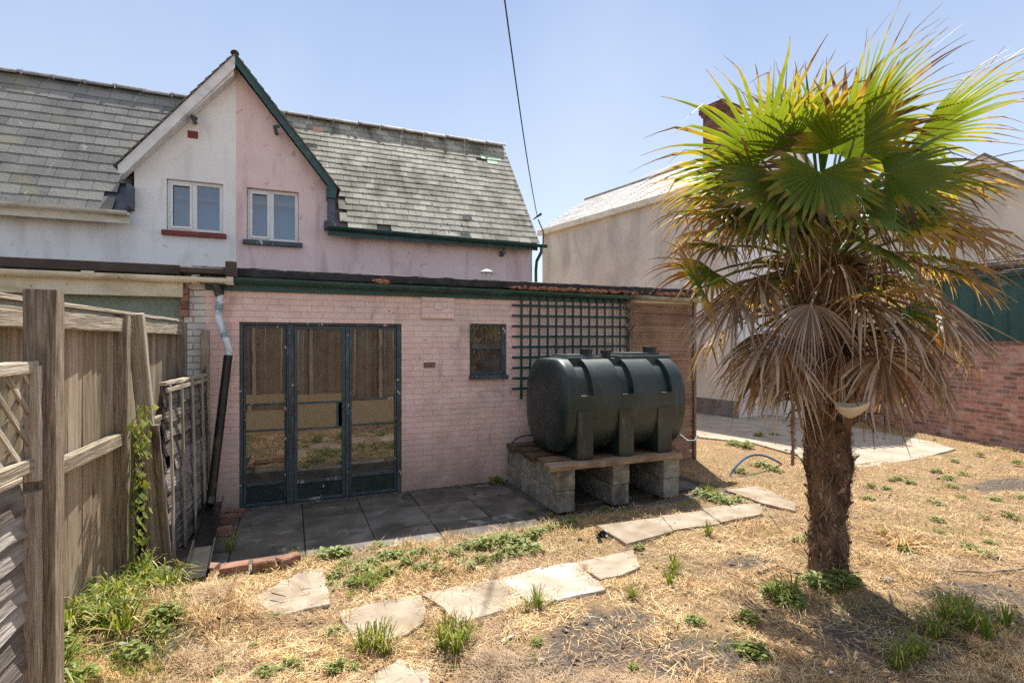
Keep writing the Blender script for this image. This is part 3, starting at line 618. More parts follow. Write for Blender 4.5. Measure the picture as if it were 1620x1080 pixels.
# ---------------------------------------------------------------- pink house with its brick extension
ph = thing('pink_house', 'pink semi-detached house with pale slate roof and pink brick flat-roofed extension', 'house', (2, 6.2, 0))
mb = MB(); wall(mb, PL, .63, 0, 4.45, 10.2, [(-.69, .14, 3.50, 4.41)]); wall(mb, .63, 4.73, 0, EZ, 10.2)
mb.add([(PL, 10.2, 4.45), (.63, 10.2, 4.45), (.63, 10.2, gtop(.63)), (PL, 10.2, gtop(PL))], [(0, 1, 2, 3)])
mb.add([(.63, 10.2, 3.4), (.63, 12, 3.4), (.63, 12, gtop(.63)), (.63, 10.2, gtop(.63))], [(0, 1, 2, 3)])
mb.add([(4.73, 10.2, 0), (4.73, 13.8, 0), (4.73, 13.8, EZ - .1), (4.73, 12, RZ - .15), (4.73, 10.2, EZ - .1)], [(0, 1, 2, 3, 4)])
mb.build('wall', 'pink_render', ph)
mb = MB(); slates(mb, PL, 4.80, (EY, EZ - .05), (RY, RZ - .07), .172, .26, keep, .004, .005, lambda a, j, n: 3.9 < a < 4.45 and n - 6 < j < n - 3 and random.random() < .9)
rf = mb.build('roof', ['slate_light', 'slate_green'], ph)
mb = MB(); mb.prism([(.66, EY + .04, EZ - .06), (.66, RY, RZ - .11), (.66, 14, EZ - .06)], (4.76 - .66, 0, 0)); mb.prism([(PL, 10.3, EZ - .06 + .26 * 1.36), (PL, RY, RZ - .11), (PL, 14, EZ - .06)], (.66 - PL, 0, 0)); mb.build('roof_deck', 'dark_render', rf)
mb = MB(); ridge_tiles(mb, (-.6, RY, RZ - .12), (4.82, RY, RZ - .10), .5, .11); mb.build('ridge_tiles', 'ridge', rf)
for (x, y_) in ((503, 208), (738, 347)):
    c = at_v(x, y_, RY); 
    r_ = ray(x, y_); k = (RZ - EZ) / (RY - EY); t = (EZ - EY * k - EYE) / (r_.z - r_.y * k); c = r_ * t + Vector((0, 0, EYE))
    mb = MB(); dn = Vector((0, -.8, .6)); dd = Vector((0, .6, .8))
    mb.add([c + Vector((sx * .1, 0, 0)) + dd * sy * .075 + dn * .05 for sx, sy in ((-1, -1), (1, -1), (1, 1), (-1, 1))], [(0, 1, 2, 3)]); o = mb.build('roof_patch', 'loose_brick' if y_ < 300 else 'felt', rf)
gable_slope(ph, 1, 'slate_dark'); barge(1, .10, .03, 9.955, 'green_paint', ph)
mb = MB(); ridge_tiles(mb, (GC, 9.90, RZ - .035), (GC, 12, RZ - .035), .45, .055); mb.build('gable_ridge', 'ridge_grey', ph)
mb = MB(); mb.box((.60, 9.95, 4.30), (.76, 10.3, 4.52), .01); mb.build('barge_foot', 'green_paint', ph)
p = at_v(437, 205, 10.0)
mb = MB(); mb.tube([p + Vector((0, .2, 0)), p + Vector((-.02, -.12, 0)), p + Vector((.05, -.13, .02))], .032, 8); mb.build('overflow_pipe', 'green_paint', ph)
wo = casement(ph, -.685, .135, 3.505, 4.405, 10.27, -.305)
mb = MB(); mb.box((-.75, 10.12, 3.42), (.20, 10.28, 3.50), .006); mb.build('sill', 'blue_paint', wo)
mb = MB(); gutter(mb, (.62, 9.9, EZ - .07), (4.92, 9.9, EZ - .11), .06)
gt = mb.build('roof_gutter', 'green_paint', ph); mb = MB(); mb.box((.62, 9.97, EZ - .22), (4.75, 10.0, EZ - .07)); mb.build('fascia_board', 'green_paint', gt)
mb = MB(); x = 4.80; mb.tube([(x, 9.9, EZ - .15), (x, 9.9, EZ - .26), (x - .02, 10.08, EZ - .42), (x - .02, 10.12, EZ - .6), (x - .02, 10.12, .1)], .033, 8); mb.build('rainwater_pipe', 'green_paint', ph)
mb = MB(); mb.box((.56, 9.92, EZ - .10), (.72, 10.3, EZ + .03), .01); mb.box((.62, 9.98, EZ), (.74, 10.3, EZ + .5), .01); mb.build('flashing_and_shade', 'lead', ph)
# bulkhead lamp on the upper wall
p = at_v(793, 398, 10.2); mb = MB(); mb.tube([p + Vector((0, 0, .09)), p + Vector((0, -.1, .10)), p + Vector((0, -.14, .02))], .018, 6); mb.tube([p + Vector((0, -.02, .0)), p + Vector((0, -.03, -.1))], .045, 8)
mb.tube([p + Vector((0, -.14, .06)), p + Vector((0, -.14, -.07))], [.03, .05], 8); mb.build('wall_lamp', 'dark_render', ph)
# extension: front wall with openings for the glazed doors and the small window
DU0, DU1, DZ = -.49, 1.20, 1.955
mb = MB(); wall(mb, -.80, 4.33, -.05, 2.30, 6.2, [(DU0, DU1, -.05, DZ), (2.03, 2.52, 1.31, 1.97)], .10)
mb.add([(-.8, 6.2, -.05), (-.8, 6.2, 2.3), (-.8, 6.26, 2.3), (-.8, 6.26, -.05)], [(0, 1, 2, 3)])
mb.add([(5.46, 6.24, -.05), (5.46, 10.2, -.05), (5.46, 10.2, 2.3), (5.46, 6.24, 2.3)], [(0, 1, 2, 3)])
mb.add([(4.33, 6.24, -.05), (5.46, 6.24, -.05), (5.46, 6.24, 2.3), (4.33, 6.24, 2.3)], [(0, 1, 2, 3)])
mb.build('extension_wall', 'pink_brick', ph)
mb = MB(); wall(mb, -.985, -.80, -.05, 2.42, 6.205); mb.build('brick_pier', 'white_brick', ph)
mb = MB()
for k in range(4): mb.box((-1.02 + .008 * k, 6.15, 2.0 + .075 * k), (-.94, 6.22, 2.068 + .075 * k), .004, jit=.002)
mb.build('bare_brick_edge', 'loose_brick', ph)
mb = MB(); mb.box((-.95, 6.115, 2.425), (5.62, 10.19, 2.500), .006)
mb.beam((-.9, 6.108, 2.457), (5.6, 6.108, 2.457), .035, .094, seg=70, bev=.008, jit=.0035)
mb.build('flat_roof', 'felt', ph)
mb = MB(); mb.box((-.80, 6.165, 2.275), (4.36, 6.19, 2.425), .003); fo = mb.build('fascia_board', 'green_paint', ph)
mb = MB(); gutter(mb, (-.80, 6.105, 2.405), (4.36, 6.105, 2.375), .056, 10)
for x in (.3, 1.65, 3.05, 4.2): mb.tube([(x - .03, 6.105, 2.395), (x + .03, 6.105, 2.395)], .063, 10, True, None, (math.pi, 2 * math.pi))
mb.build('gutter', 'green_paint', fo)
mb = MB(); mb.box((4.36, 6.16, 2.29), (5.55, 6.185, 2.425), .003); fo2 = mb.build('fascia_board', 'cream_paint', ph); mb = MB(); gutter(mb, (4.36, 6.105, 2.38), (5.60, 6.105, 2.37), .056, 10); mb.build('gutter', 'block', fo2)
mb = MB()
for i in range(620):
    u = random.choice([random.gauss(3.1, .25), random.gauss(3.55, .35), random.uniform(2.6, 4.4), random.gauss(5.0, .12), random.gauss(.95, .03)]); r_ = random.uniform(.008, .022)
    mb.obox((u, 6.09 + random.uniform(-.04, .02), 2.405 + random.uniform(0, .03)), (r_, r_, r_ * .6), Matrix.Translation((0, 0, 0)), .003, jit=.006)
struct(mb.build('dry_moss', 'moss', fo), 'stuff')
mb = MB()
for i in range(18):
    u = random.uniform(1.25, 2.55) if i % 3 else random.uniform(-.75, 2.6); z = random.uniform(.5, 2.25) if u > 1.25 else random.uniform(2.0, 2.25); r_ = random.uniform(.003, .007)
    if 1.98 < u < 2.56 and 1.25 < z < 2: continue
    mb.tube([(u, 6.199, z), (u, 6.194, z)], r_, 8)
struct(mb.build('nail_holes', 'felt', ph), 'stuff')
# vent cowl on the flat roof
p = at_d(770, 441, 7.9); p.z = 2.5; mb = MB(); q = Vector((0, 0, 1))
mb.tube([p, p + q * .15], .055, 12)
for k in range(5):
    a = k * 2 * math.pi / 5; e_ = Vector((math.cos(a), math.sin(a), 0)) * .055; mb.tube([p + e_ + q * .15, p + e_ * 1.4 + q * .27], .007, 5)
mb.tube([p + q * .27, p + q * .285, p + q * .32], [.105, .105, .03], 14); mb.build('vent_cowl', 'cream_paint', ph)
# meter cover, vent disc and loose fittings on the pink brick
mb = MB(); mb.box((1.43, 6.178, 2.02), (1.83, 6.199, 2.28), .004); c0 = mb.build('cover_plate', 'pink_brick', ph); mb = MB(); mb.tube([(1.63, 6.178, 2.17), (1.63, 6.160, 2.17)], .045, 16); mb.build('vent_disc', 'pink_render', c0)
mb = MB(); mb.box((1.46, 6.19, 1.44), (1.60, 6.199, 1.50), .003, jit=.003); mb.build('bare_patch', 'loose_brick', ph)

# glazed doors: frame, three leaves each with glazing bars and a bottom panel
def leaf_door(name, u0, u1, z0, z1, bars, botz, y, st=.032, gap=None, label=None):
    f = MB(); f.box((u0, y, z0), (u0 + st, y + .045, z1), .003); f.box((u1 - st, y, z0), (u1, y + .045, z1), .003)
    f.box((u0 + st, y, z1 - st * 1.1), (u1 - st, y + .045, z1), .003); f.box((u0 + st, y, botz), (u1 - st, y + .045, botz + .035), .003); f.box((u0 + st, y, z0), (u1 - st, y + .045, z0 + .03), .003)
    for b in bars: f.box((u0 + st, y + .006, b - .010), (u1 - st, y + .04, b + .010), .003)
    if gap: f.box((gap - .012, y + .006, bars[1]), (gap + .012, y + .04, bars[0]), .003)
    o = f.build(name, 'blue_paint', ph, label=label)
    b = MB(); b.box((u0 + st, y + .014, z0 + .03), (u1 - st, y + .035, botz), .003); b.build('bottom_panel', 'dark_panel', o)
    zs = [z1 - st] + list(bars) + [botz + .035]
    for i in range(len(zs) - 1):
        g = MB(); uu = gap if (gap and i == 1) else u1 - st; Y = y + .022; tl = random.uniform(-.0035, .0035); tv = random.uniform(-.003, .003)
        g.add([(u0 + st, Y - tl - tv, zs[i + 1]), (uu, Y + tl - tv, zs[i + 1]), (uu, Y + tl + tv, zs[i]), (u0 + st, Y - tl + tv, zs[i])], [(0, 1, 2, 3)]); g.build('pane', 'pane', o)
    return o
mb = MB(); y_ = 6.222
mb.box((DU0, y_, 1.925), (DU1, y_ + .06, DZ), .003); mb.box((DU0, y_, 0), (DU0 + .035, y_ + .06, 1.925), .003); mb.box((DU1 - .05, y_, 0), (DU1, y_ + .06, 1.925), .003)
mb.box((-.035, y_ - .01, 0), (.035, y_ + .06, 1.925), .003); mb.box((.575, y_ + .006, 0), (.615, y_ + .06, 1.925), .003); mb.box((-.015, y_ - .02, 0), (.012, y_ - .01, 1.92), .003)
mb.box((DU0, y_ - .03, -.03), (DU1, y_ + .06, .0), .003)
mb.build('door_frame', 'blue_paint', ph)
leaf_door('fixed_light', -.452, -.037, .005, 1.92, (1.08, .80), .215, 6.235, .022)
leaf_door('door', .038, .572, .005, 1.92, (1.075, .79), .20, 6.228, .036, gap=.49)
leaf_door('fixed_light', .618, 1.147, .005, 1.92, (1.09, .80), .215, 6.235, .024)
# small two-light window
mb = MB(); Y = 6.225
mb.box((2.03, Y, 1.33), (2.06, Y + .05, 1.97), .003); mb.box((2.46, Y, 1.33), (2.52, Y + .05, 1.97), .003); mb.box((2.06, Y, 1.94), (2.46, Y + .05, 1.97), .003)
mb.box((2.06, Y - .01, 1.655), (2.46, Y + .05, 1.69), .003); mb.box((2.06, Y, 1.33), (2.46, Y + .05, 1.375), .003)
o = mb.build('window', 'blue_paint', ph)
mb = MB(); mb.box((2.02, 6.15, 1.285), (2.53, 6.26, 1.33), .004); mb.build('sill', 'blue_paint', o)
mb = MB()
for a, b in ((1.375, 1.655), (1.69, 1.94)): mb.add([(2.06, Y + .02, a), (2.46, Y + .02, a), (2.46, Y + .026, b), (2.06, Y + .02, b)], [(0, 1, 2, 3)])
mb.build('pane', 'pane', o)
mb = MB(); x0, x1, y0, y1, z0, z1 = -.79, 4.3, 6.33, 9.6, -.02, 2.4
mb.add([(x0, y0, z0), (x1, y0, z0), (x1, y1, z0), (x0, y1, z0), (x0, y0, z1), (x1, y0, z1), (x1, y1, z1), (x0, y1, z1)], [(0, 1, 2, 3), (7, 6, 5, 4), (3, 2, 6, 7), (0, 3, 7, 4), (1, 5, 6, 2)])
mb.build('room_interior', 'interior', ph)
# downpipe: white offset then long black pipe kicked out from the wall
pA = at_v(347, 462, 6.12)
A = [at_v(348, 464, 6.105), at_v(347, 486, 6.11), at_v(345, 500, 6.10), at_v(362, 553, 6.0), at_v(361, 566, 5.98)]
mb = MB(); mb.tube(A, .034, 12); mb.tube([A[1] + Vector((0, 0, .012)), A[1] - Vector((0, 0, .012))], .042, 12); mb.tube([A[3] + Vector((0, 0, .02)), A[3] - Vector((0, 0, .03))], .041, 12)
dp = mb.build('downpipe', 'white_pipe', ph)
B = [at_v(361, 562, 5.98), at_v(334, 788, 5.82)]; mb = MB(); mb.tube(B, .040, 14); mb.tube([B[1], B[1] + Vector((-.01, -.05, -.05))], .046, 12); mb.build('black_pipe', 'black_plastic', dp)
mb = MB(); mb.box((-.86, 6.04, 2.33), (-.60, 6.16, 2.40), .01); mb.tube([(-.70, 6.1, 2.36), A[0] + Vector((0, 0, -.02))], .045, 12); mb.build('hopper', 'black_plastic', dp)
mb = MB(); mb.tube([(-.90, 6.1, 2.37), (-.83, 6.1, 2.37)], .05, 12); mb.build('gutter_stub', 'cream_paint', dp)

# ---------------------------------------------------------------- reed screen at the extension's right end
t = thing('reed_screen', 'brown reed screening tacked over the right end of the pink extension', 'screen', (4.9, 6.2, 0))
mb = MB(); z = .0
for i in range(190):
    z = .02 + i * .0121; n = 6; ya = 6.175 + random.uniform(-.004, .004)
    pts = [(4.335 + (5.47 - 4.335) * k / n, ya + .008 * math.sin(k * 1.3 + i * .05), z + .006 * math.sin(k * .9 + z * 3) + random.uniform(-.0025, .0025)) for k in range(n + 1)]
    mb.tube(pts, random.uniform(.0055, .0075), 5)
mb.build('reeds', 'reed', t)
mb = MB(); mb.box((5.455, 6.13, -.02), (5.50, 6.18, 2.34), .004); mb.box((4.33, 6.135, -.02), (4.37, 6.16, 2.33), .003); mb.build('edge_batten', 'plank', t)
# trellis
t = thing('trellis_panel', 'dark green square trellis fixed to pink brick wall above the oil tank', 'trellis', (3.4, 6.15, 1.03))
hz = [2.205 - i * .1315 for i in range(9)]; vx = [2.70 + i * .1235 for i in range(14)]
mb = MB()
for i, z in enumerate(hz): mb.beam((2.58, 6.165, z), (4.40, 6.165, z + .01), .012, .027, bev=.002)
mb.build('horizontal_laths', 'trellis', t)
mb = MB()
for i, x in enumerate(vx): mb.beam((x, 6.152, 1.02 + (.06 if i else 0)), (x + .006, 6.152, 2.325 + random.uniform(-.01, .015)), .012, .030, up=(1, 0, 0), bev=.002)
mb.build('vertical_laths', 'trellis', t)
# dry climber at the right end of the gutter
mb = MB()
for i in range(160):
    p = Vector((4.33 + random.gauss(0, .05), 6.10 + random.uniform(-.03, .04), 2.40 - abs(random.gauss(0, .35)))); q = p + Vector((random.gauss(0, .02), random.gauss(0, .015), -random.uniform(.02, .07)))
    mb.tube([p, q], [.004, .002], 4)
    if i % 2: a = Vector((random.gauss(0, .02), random.gauss(0, .01), random.gauss(0, .02))); b = Vector((random.gauss(0, .02), -.01, random.gauss(0, .02))); mb.add([q, q + a, q + a + b, q + b], [(0, 1, 2, 3)])
tag(move_origin(mb.build('dry_vine', 'twig'), (4.33, 6.1, 1.8)), 'withered brown climber dangling between trellis and reed screen', 'dead plant')

# ---------------------------------------------------------------- oil tank on planks on concrete blocks
TC = Vector((3.47, 5.39, 1.045)); TR = .545
t = thing('oil_tank', 'dark green-black horizontal plastic oil tank raised on planks and blocks', 'oil tank', (TC.x, TC.y, .50))
mb = MB(); nu_, na = 230, 160; ua, ub = 2.60, 4.27; vs = []; fs = []
legs_u = [2.86, 3.375, 3.89]
for i in range(nu_ + 1):
    s = i / nu_; u = ua + (ub - ua) * s
    # rounded ends
    e = min((u - ua) / .13, (ub - u) / .12, 1.0); rr = TR * (1 - (1 - e) ** 2.6) ** (1 / 3.2) if e < 1 else TR
    rr = rr if i not in (0, nu_) else .0
    for j in range(na):
        a = 2 * math.pi * j / na; r_ = rr
        # angle measured from the front (-Y) upward
        fa = math.degrees(a)
        if e >= 1:
            for lu in legs_u:
                if abs(u - (lu + .03)) < .08 and 12 < fa < 64: r_ -= .05 * min(1, (fa - 14) / 2) * min(1, (62 - fa) / 3)
            if 355 < fa or fa < 1: r_ += .004
        r_ = r_ / (abs(math.cos(a)) ** 2.5 + abs(math.sin(a)) ** 2.5) ** (1 / 2.5)
        z_ = math.sin(a) * r_; y_ = -math.cos(a) * r_
        if z_ > TR * .93: z_ = TR * .93 + (z_ - TR * .93) * .3
        if z_ < -TR * .93: z_ = -TR * .93
        vs.append((u, TC.y + y_, TC.z + z_))
for i in range(nu_):
    for j in range(na): k = (j + 1) % na; fs.append((i * na + j, i * na + k, (i + 1) * na + k, (i + 1) * na + j))
mb.add(vs, fs, .5); o = mb.build('tank_body', 'tank', t, smooth=True)
o.data.set_sharp_from_angle(angle=R(40)) if hasattr(o.data, 'set_sharp_from_angle') else None
for lu in legs_u:
    mb = MB(); mb.prism([(lu - .095, TC.y - TR - .012, 1.02), (lu - .095, TC.y - TR - .006, .505), (lu + .095, TC.y - TR - .006, .505), (lu + .095, TC.y - TR - .012, 1.02)], (0, .32, 0))
    mb.build('leg', 'tank', t); mb = MB(); mb.box((lu - .095, TC.y + TR - .3, .505), (lu + .095, TC.y + TR, 1.0), .01); mb.build('leg', 'tank', t)
mb = MB(); T0 = TC.z + TR * .93
mb.box((2.80, TC.y - .24, T0 - .06), (3.28, TC.y + .24, T0 + .035), .02); mb.box((3.46, TC.y - .26, T0 - .06), (4.22, TC.y + .26, T0 + .045), .02); mb.box((2.84, TC.y - .2, T0 + .035), (3.20, TC.y + .2, T0 + .05), .01); mb.box((3.6, TC.y - .2, T0 + .045), (4.10, TC.y + .2, T0 + .065), .01)
mb.build('top_deck', 'tank', t)
mb = MB(); mb.tube([(3.12, TC.y - .12, T0 + .03), (3.12, TC.y - .12, T0 + .10)], .07, 18); mb.tube([(3.12, TC.y - .12, T0 + .10), (3.12, TC.y - .12, T0 + .115)], .078, 18); mb.build('filler_cap', 'tank', t)
mb = MB(); mb.tube([(3.37, TC.y - .15, T0 - .02), (3.37, TC.y - .15, T0 + .09)], .05, 14); mb.tube([(3.37, TC.y - .15, T0 + .06), (3.37, TC.y - .15, T0 + .10)], .065, 14); mb.build('inspection_cap', 'black_plastic', t)
mb = MB(); mb.tube([(4.02, TC.y - .1, T0 + .05), (4.02, TC.y - .1, T0 + .125)], .08, 18); mb.tube([(4.02, TC.y - .1, T0 + .12), (4.02, TC.y - .1, T0 + .135)], .088, 18); mb.build('lid', 'tank', t)
mb = MB(); mb.tube([(4.22, 4.98, .66), (4.26, 4.90, .60), (4.33, 4.86, .60), (4.38, 4.86, .66)], .009, 8); mb.build('outlet_pipe', 'white_pipe', t)
# planks
for i, (ya, yb, ua, ub, mt, lb) in enumerate([(4.74, 4.90, 2.40, 4.05, 'plank', 'long weathered front plank under the oil tank'), (4.98, 5.16, 2.46, 4.2, 'dark_plank', 'dark second plank under the tank, behind the front one'),
        (5.26, 5.46, 2.43, 4.2, 'dark_plank', 'rotten middle plank under the tank'), (5.55, 5.75, 2.47, 4.2, 'dark_plank', 'plank under the tank, next to the one by the wall'), (5.84, 6.04, 2.45, 4.2, 'dark_plank', 'plank under the tank nearest the pink wall')]):
    mb = MB(); mb.beam((ua, (ya + yb) / 2, .472), (ub, (ya + yb) / 2, .472), yb - ya, .058, seg=14, bev=.006, jit=.004)
    tag(move_origin(mb.build('plank', mt), ((ua + ub) / 2, (ya + yb) / 2, .44)), lb, 'plank', 'planks under the oil tank')
bl = 0; nm = ['leftmost', 'middle', 'right-hand']; dp_ = ['front', 'second', 'third']; zn = ['lower', 'upper']
for i, u0 in enumerate((2.50, 3.17, 3.84)):
    for k in range(3):
        for lv in range(2):
            ya = 4.80 + k * .445 + random.uniform(-.004, .004); uo = u0 + random.uniform(-.006, .006)
            mb = MB(); mb.box((uo, ya, lv * .220), (uo + .215, ya + .438, lv * .220 + .216), .006, jit=.0015)
            tag(move_origin(mb.build('concrete_block', 'block'), (uo + .1, ya + .2, lv * .22)), f'{zn[lv]} {dp_[k]} block from the front in the {nm[i]} pier below the oil tank', 'concrete block', 'concrete blocks carrying the oil tank')
# loop of cable on the wall behind the tank
mb = MB(); pts = [at_v(806 + 32 * (1 - math.cos(a)), 712 - 24 * math.sin(a), 6.1) for a in np.linspace(-.6, 3.0, 20)]; mb.tube(pts, .010, 6)
tag(move_origin(mb.build('cable_loop', 'dark_plank'), (2.6, 6.1, .5)), 'brown hose loop on pink wall at tank\'s lower left', 'hose')

# ---------------------------------------------------------------- left boundary: featherboard fence
def fx(v): return -1.22 + (v - 3.0) * .065
t = thing('board_fence', 'tall brown close-boarded fence along the left of the garden', 'fence', (-1.12, 3, 0))
mb = MB(); v = .2
while v < 6.0:
    wd = random.uniform(.088, .112); x = fx(v); b = random.uniform(-.004, .004)
    z0 = .05; z1 = 1.83
    A = [(x + .010 + b, v, z0), (x + .026 + b, v + wd, z0), (x + .008 + b, v + wd, z0), (x - .004 + b, v, z0)]
    seg = 6; vs = []; tc = []; off = Vector((random.uniform(0, 50), random.uniform(0, 50), 0)); wv = random.uniform(-.006, .006)
    for s in range(seg + 1):
        zz = z0 + (z1 - z0) * s / seg
        for q in A: vs.append((q[0] + wv * math.sin(3 * s / seg), q[1] + random.uniform(-.001, .001), zz)); tc.append(Vector((zz, q[0] * 1.0, q[1])) + off)
    fs = [(s * 4 + j, s * 4 + (j + 1) % 4, (s + 1) * 4 + (j + 1) % 4, (s + 1) * 4 + j) for s in range(seg) for j in range(4)] + [(seg * 4, seg * 4 + 1, seg * 4 + 2, seg * 4 + 3)]
    mb.add(vs, fs, None, tc); v += wd - .012
mb.build('boards', 'fence_board', t)
for (z, h, lb) in ((1.865, .10, None), (1.085, .085, None)):
    mb = MB(); mb.beam((fx(.2) + .055, .2, z), (fx(5.9) + .055, 5.9, z), .05, h, seg=30, bev=.006, jit=.0025); mb.build('rail', 'fence_rail', t)
mb = MB(); mb.beam((fx(.2) + .045, .2, 1.945), (fx(5.9) + .045, 5.9, 1.945), .085, .022, seg=20, bev=.003, jit=.002); mb.build('capping', 'fence_rail', t)
for v in (4.42, 5.98):
    mb = MB(); x = fx(v) + .05; mb.beam((x, v, -.1), (x, v, 1.93), .095, .095, up=(0, 1, 0), seg=10, bev=.006, jit=.002); mb.build('post', 'post', t)
# big near post and the stub beside it
def single_post(a, b, w_, h_, m_, lab, cat='post', up=(0, 1, 0), seg=18, jit=.002, name='wooden_post', group=None):
    mb = MB(); mb.beam(a, b, w_, h_, up=up, seg=seg, bev=.007, jit=jit)
    return tag(move_origin(mb.build(name, m_), a), lab, cat, group)
single_post((-.868, 2.56, -.1), (-.868, 2.56, 1.945), .098, .098, 'post', 'thick square cracked post nearest the camera, beside the lattice trellis')
single_post((-.875, 2.475, -.1), (-.875, 2.475, 1.20), .05, .05, 'post', 'short dark batten post standing against the thick nearest post')
# leaning post pieces
b0 = at_z(262, 893, 0); t0 = Vector((fx(4.6) + .085, 4.58, 1.95))
single_post(b0 + Vector((-.03, 0, -.04)), t0, .10, .09, 'fence_rail', 'weathered post leaning left against the board fence')
single_post(b0 + Vector((.035, -.07, -.02)), t0.lerp(b0, .42) + Vector((.05, -.05, 0)), .05, .035, 'post', 'thin split timber leaning on the front of the leaning post')
single_post(b0 + Vector((-.10, -.02, -.02)), t0.lerp(b0, .5) + Vector((-.03, -.06, 0)), .045, .04, 'post', 'narrow dark timber leaning at the left of the leaning post')
q0 = Vector((-.735, 6.08, 0))
single_post(q0 + Vector((-.05, 0, -.05)), q0 + Vector((-.05, 0, 1.86)), .075, .075, 'post', 'upright grey post between white brick pier and pink wall')
# lap panels
def lap_panel(name, lab, a, b, z0, z1, rows, batt, hole=None, lean=0.0, bat_m='fence_rail', grp=None, cap=True):
    a = Vector(a); b = Vector(b); d = b - a; Ln = d.length; d.normalize(); n = Vector((d.y, -d.x, 0))
    t = thing(name, lab, 'fence panel', a, 0, grp); mb = MB()
    def P(s, z, o): return a + d * s + n * (o - lean * (z / z1)) + Vector((0, 0, z))
    rh = (z1 - z0) / rows
    for r_ in range(rows):
        zb = z0 + r_ * rh; ph_ = random.uniform(0, 6); off = Vector((random.uniform(0, 50), random.uniform(0, 50), 0)); vs = []; tc = []; S = 26
        for i in range(S + 1):
            s = Ln * i / S; wv = .004 * math.sin(ph_ + s * 9) + .003 * math.sin(ph_ * 2 + s * 21); wb = .008 * math.sin(ph_ + s * 13 + 2)
            for (zz, oo) in ((zb - .02 + wb, .026 + wv), (zb + rh * .55, .014 + wv * .5), (zb + rh + .012, .002), (zb + rh + .012, -.004), (zb - .02 + wb, .018 + wv)):
                vs.append(P(s, zz, oo)); tc.append(Vector((s, zz, oo)) + off)
        fs = []
        for i in range(S):
            if hole and r_ in hole[0] and hole[1] < (i + .5) / S < hole[2]: continue
            for j in range(5): k = (j + 1) % 5; fs.append((i * 5 + j, (i + 1) * 5 + j, (i + 1) * 5 + k, i * 5 + k))
        mb.add(vs, fs, None, tc)
    mb.build('slats', 'lap', t, recalc=False)
    for s in batt:
        mb = MB(); mb.beam(P(s * Ln, z0 - .03, .045), P(s * Ln, z1 + .01, .045), .016, .032, up=d, seg=12, bev=.003, jit=.002, bow=.006); mb.build('batten', bat_m, t)
    if cap:
        mb = MB(); mb.beam(P(-.02, z1 + .02, .02), P(Ln + .02, z1 + .02, .02), .055, .028, seg=14, bev=.004, jit=.004); mb.beam(P(0, z1 - .03, .045), P(Ln, z1 - .02, .045), .018, .035, seg=14, bev=.003, jit=.002); mb.build('capping', 'fence_rail', t)
    return t
lap_panel('lap_fence_panel', 'wavy grey lap panel with a torn hole, between the leaning post and black pipe', (-.90, 4.84, 0), (-.76, 6.02, 0), .06, 1.40, 10, (.06, .30, .55, .80, .97), ((5,), .02, .20), .03)
lap_panel('lap_fence_panel', 'rough lap fence panel under the lattice at the near left corner', (-.99, .9, 0), (-.905, 2.46, 0), .05, 1.22, 15, (.5,), None, 0, cap=False)
# lattice above it
t = thing('lattice_trellis', 'diamond lattice trellis top at far left beside the thick post', 'trellis', (-.95, 1.7, 1.25))
def lp(v, z, o=0): return Vector((-.99 + (v - .9) * .0545 + o, v, z))
for (z, w_) in ((1.30, .05), (1.655, .045)):
    mb = MB(); mb.beam(lp(.9, z, .02), lp(2.50, z, .02), .045, w_, seg=16, bev=.005, jit=.002); mb.build('rail', 'fence_rail', t)
mb = MB(); mb.beam(lp(2.47, 1.24, .035), lp(2.47, 1.66, .035), .045, .03, up=(0, 1, 0), seg=6, bev=.004, jit=.002); mb.build('end_stile', 'fence_rail', t)
mb = MB()
for k in range(16):
    v0 = .8 + k * .115
    for sgn, o in ((1, .012), (-1, .026)):
        a = [v0, 1.30]; b = [v0 + .36, 1.655]
        if sgn < 0: a, b = [v0 + .36, 1.30], [v0, 1.655]
        if max(a[0], b[0]) > 2.47:
            f_ = (2.47 - min(a[0], b[0])) / .36
            if f_ <= .05: continue
            if sgn > 0: b = [2.47, 1.30 + .355 * f_]
            else: a = [2.47, 1.655 - .355 * f_]
        mb.beam(lp(a[0], a[1], o), lp(b[0], b[1], o), .008, .024, up=(0, 1, .3), bev=.002, rnd=None)
mb.build('laths', 'fence_rail', t)
# trough of black gutter lying from the pipe foot to the lawn
a = at_z(340, 795, .16); b = at_z(311, 915, .10); d = (b - a).normalized(); sdv = d.cross(UP).normalized(); mb = MB()
V = []; prof = [(-.078, .06), (-.066, .0), (.066, .0), (.078, .06), (.070, .06), (.058, .007), (-.058, .007), (-.070, .06)]
for q in (a, b): V += [q + sdv * x + UP * z for x, z in prof]
mb.add(V, [(j, (j + 1) % 8, 8 + (j + 1) % 8, 8 + j) for j in range(8)]); o = mb.build('drain_channel', 'black_plastic'); tag(move_origin(o, a), 'length of open gutter lying on the ground below the black pipe', 'gutter')
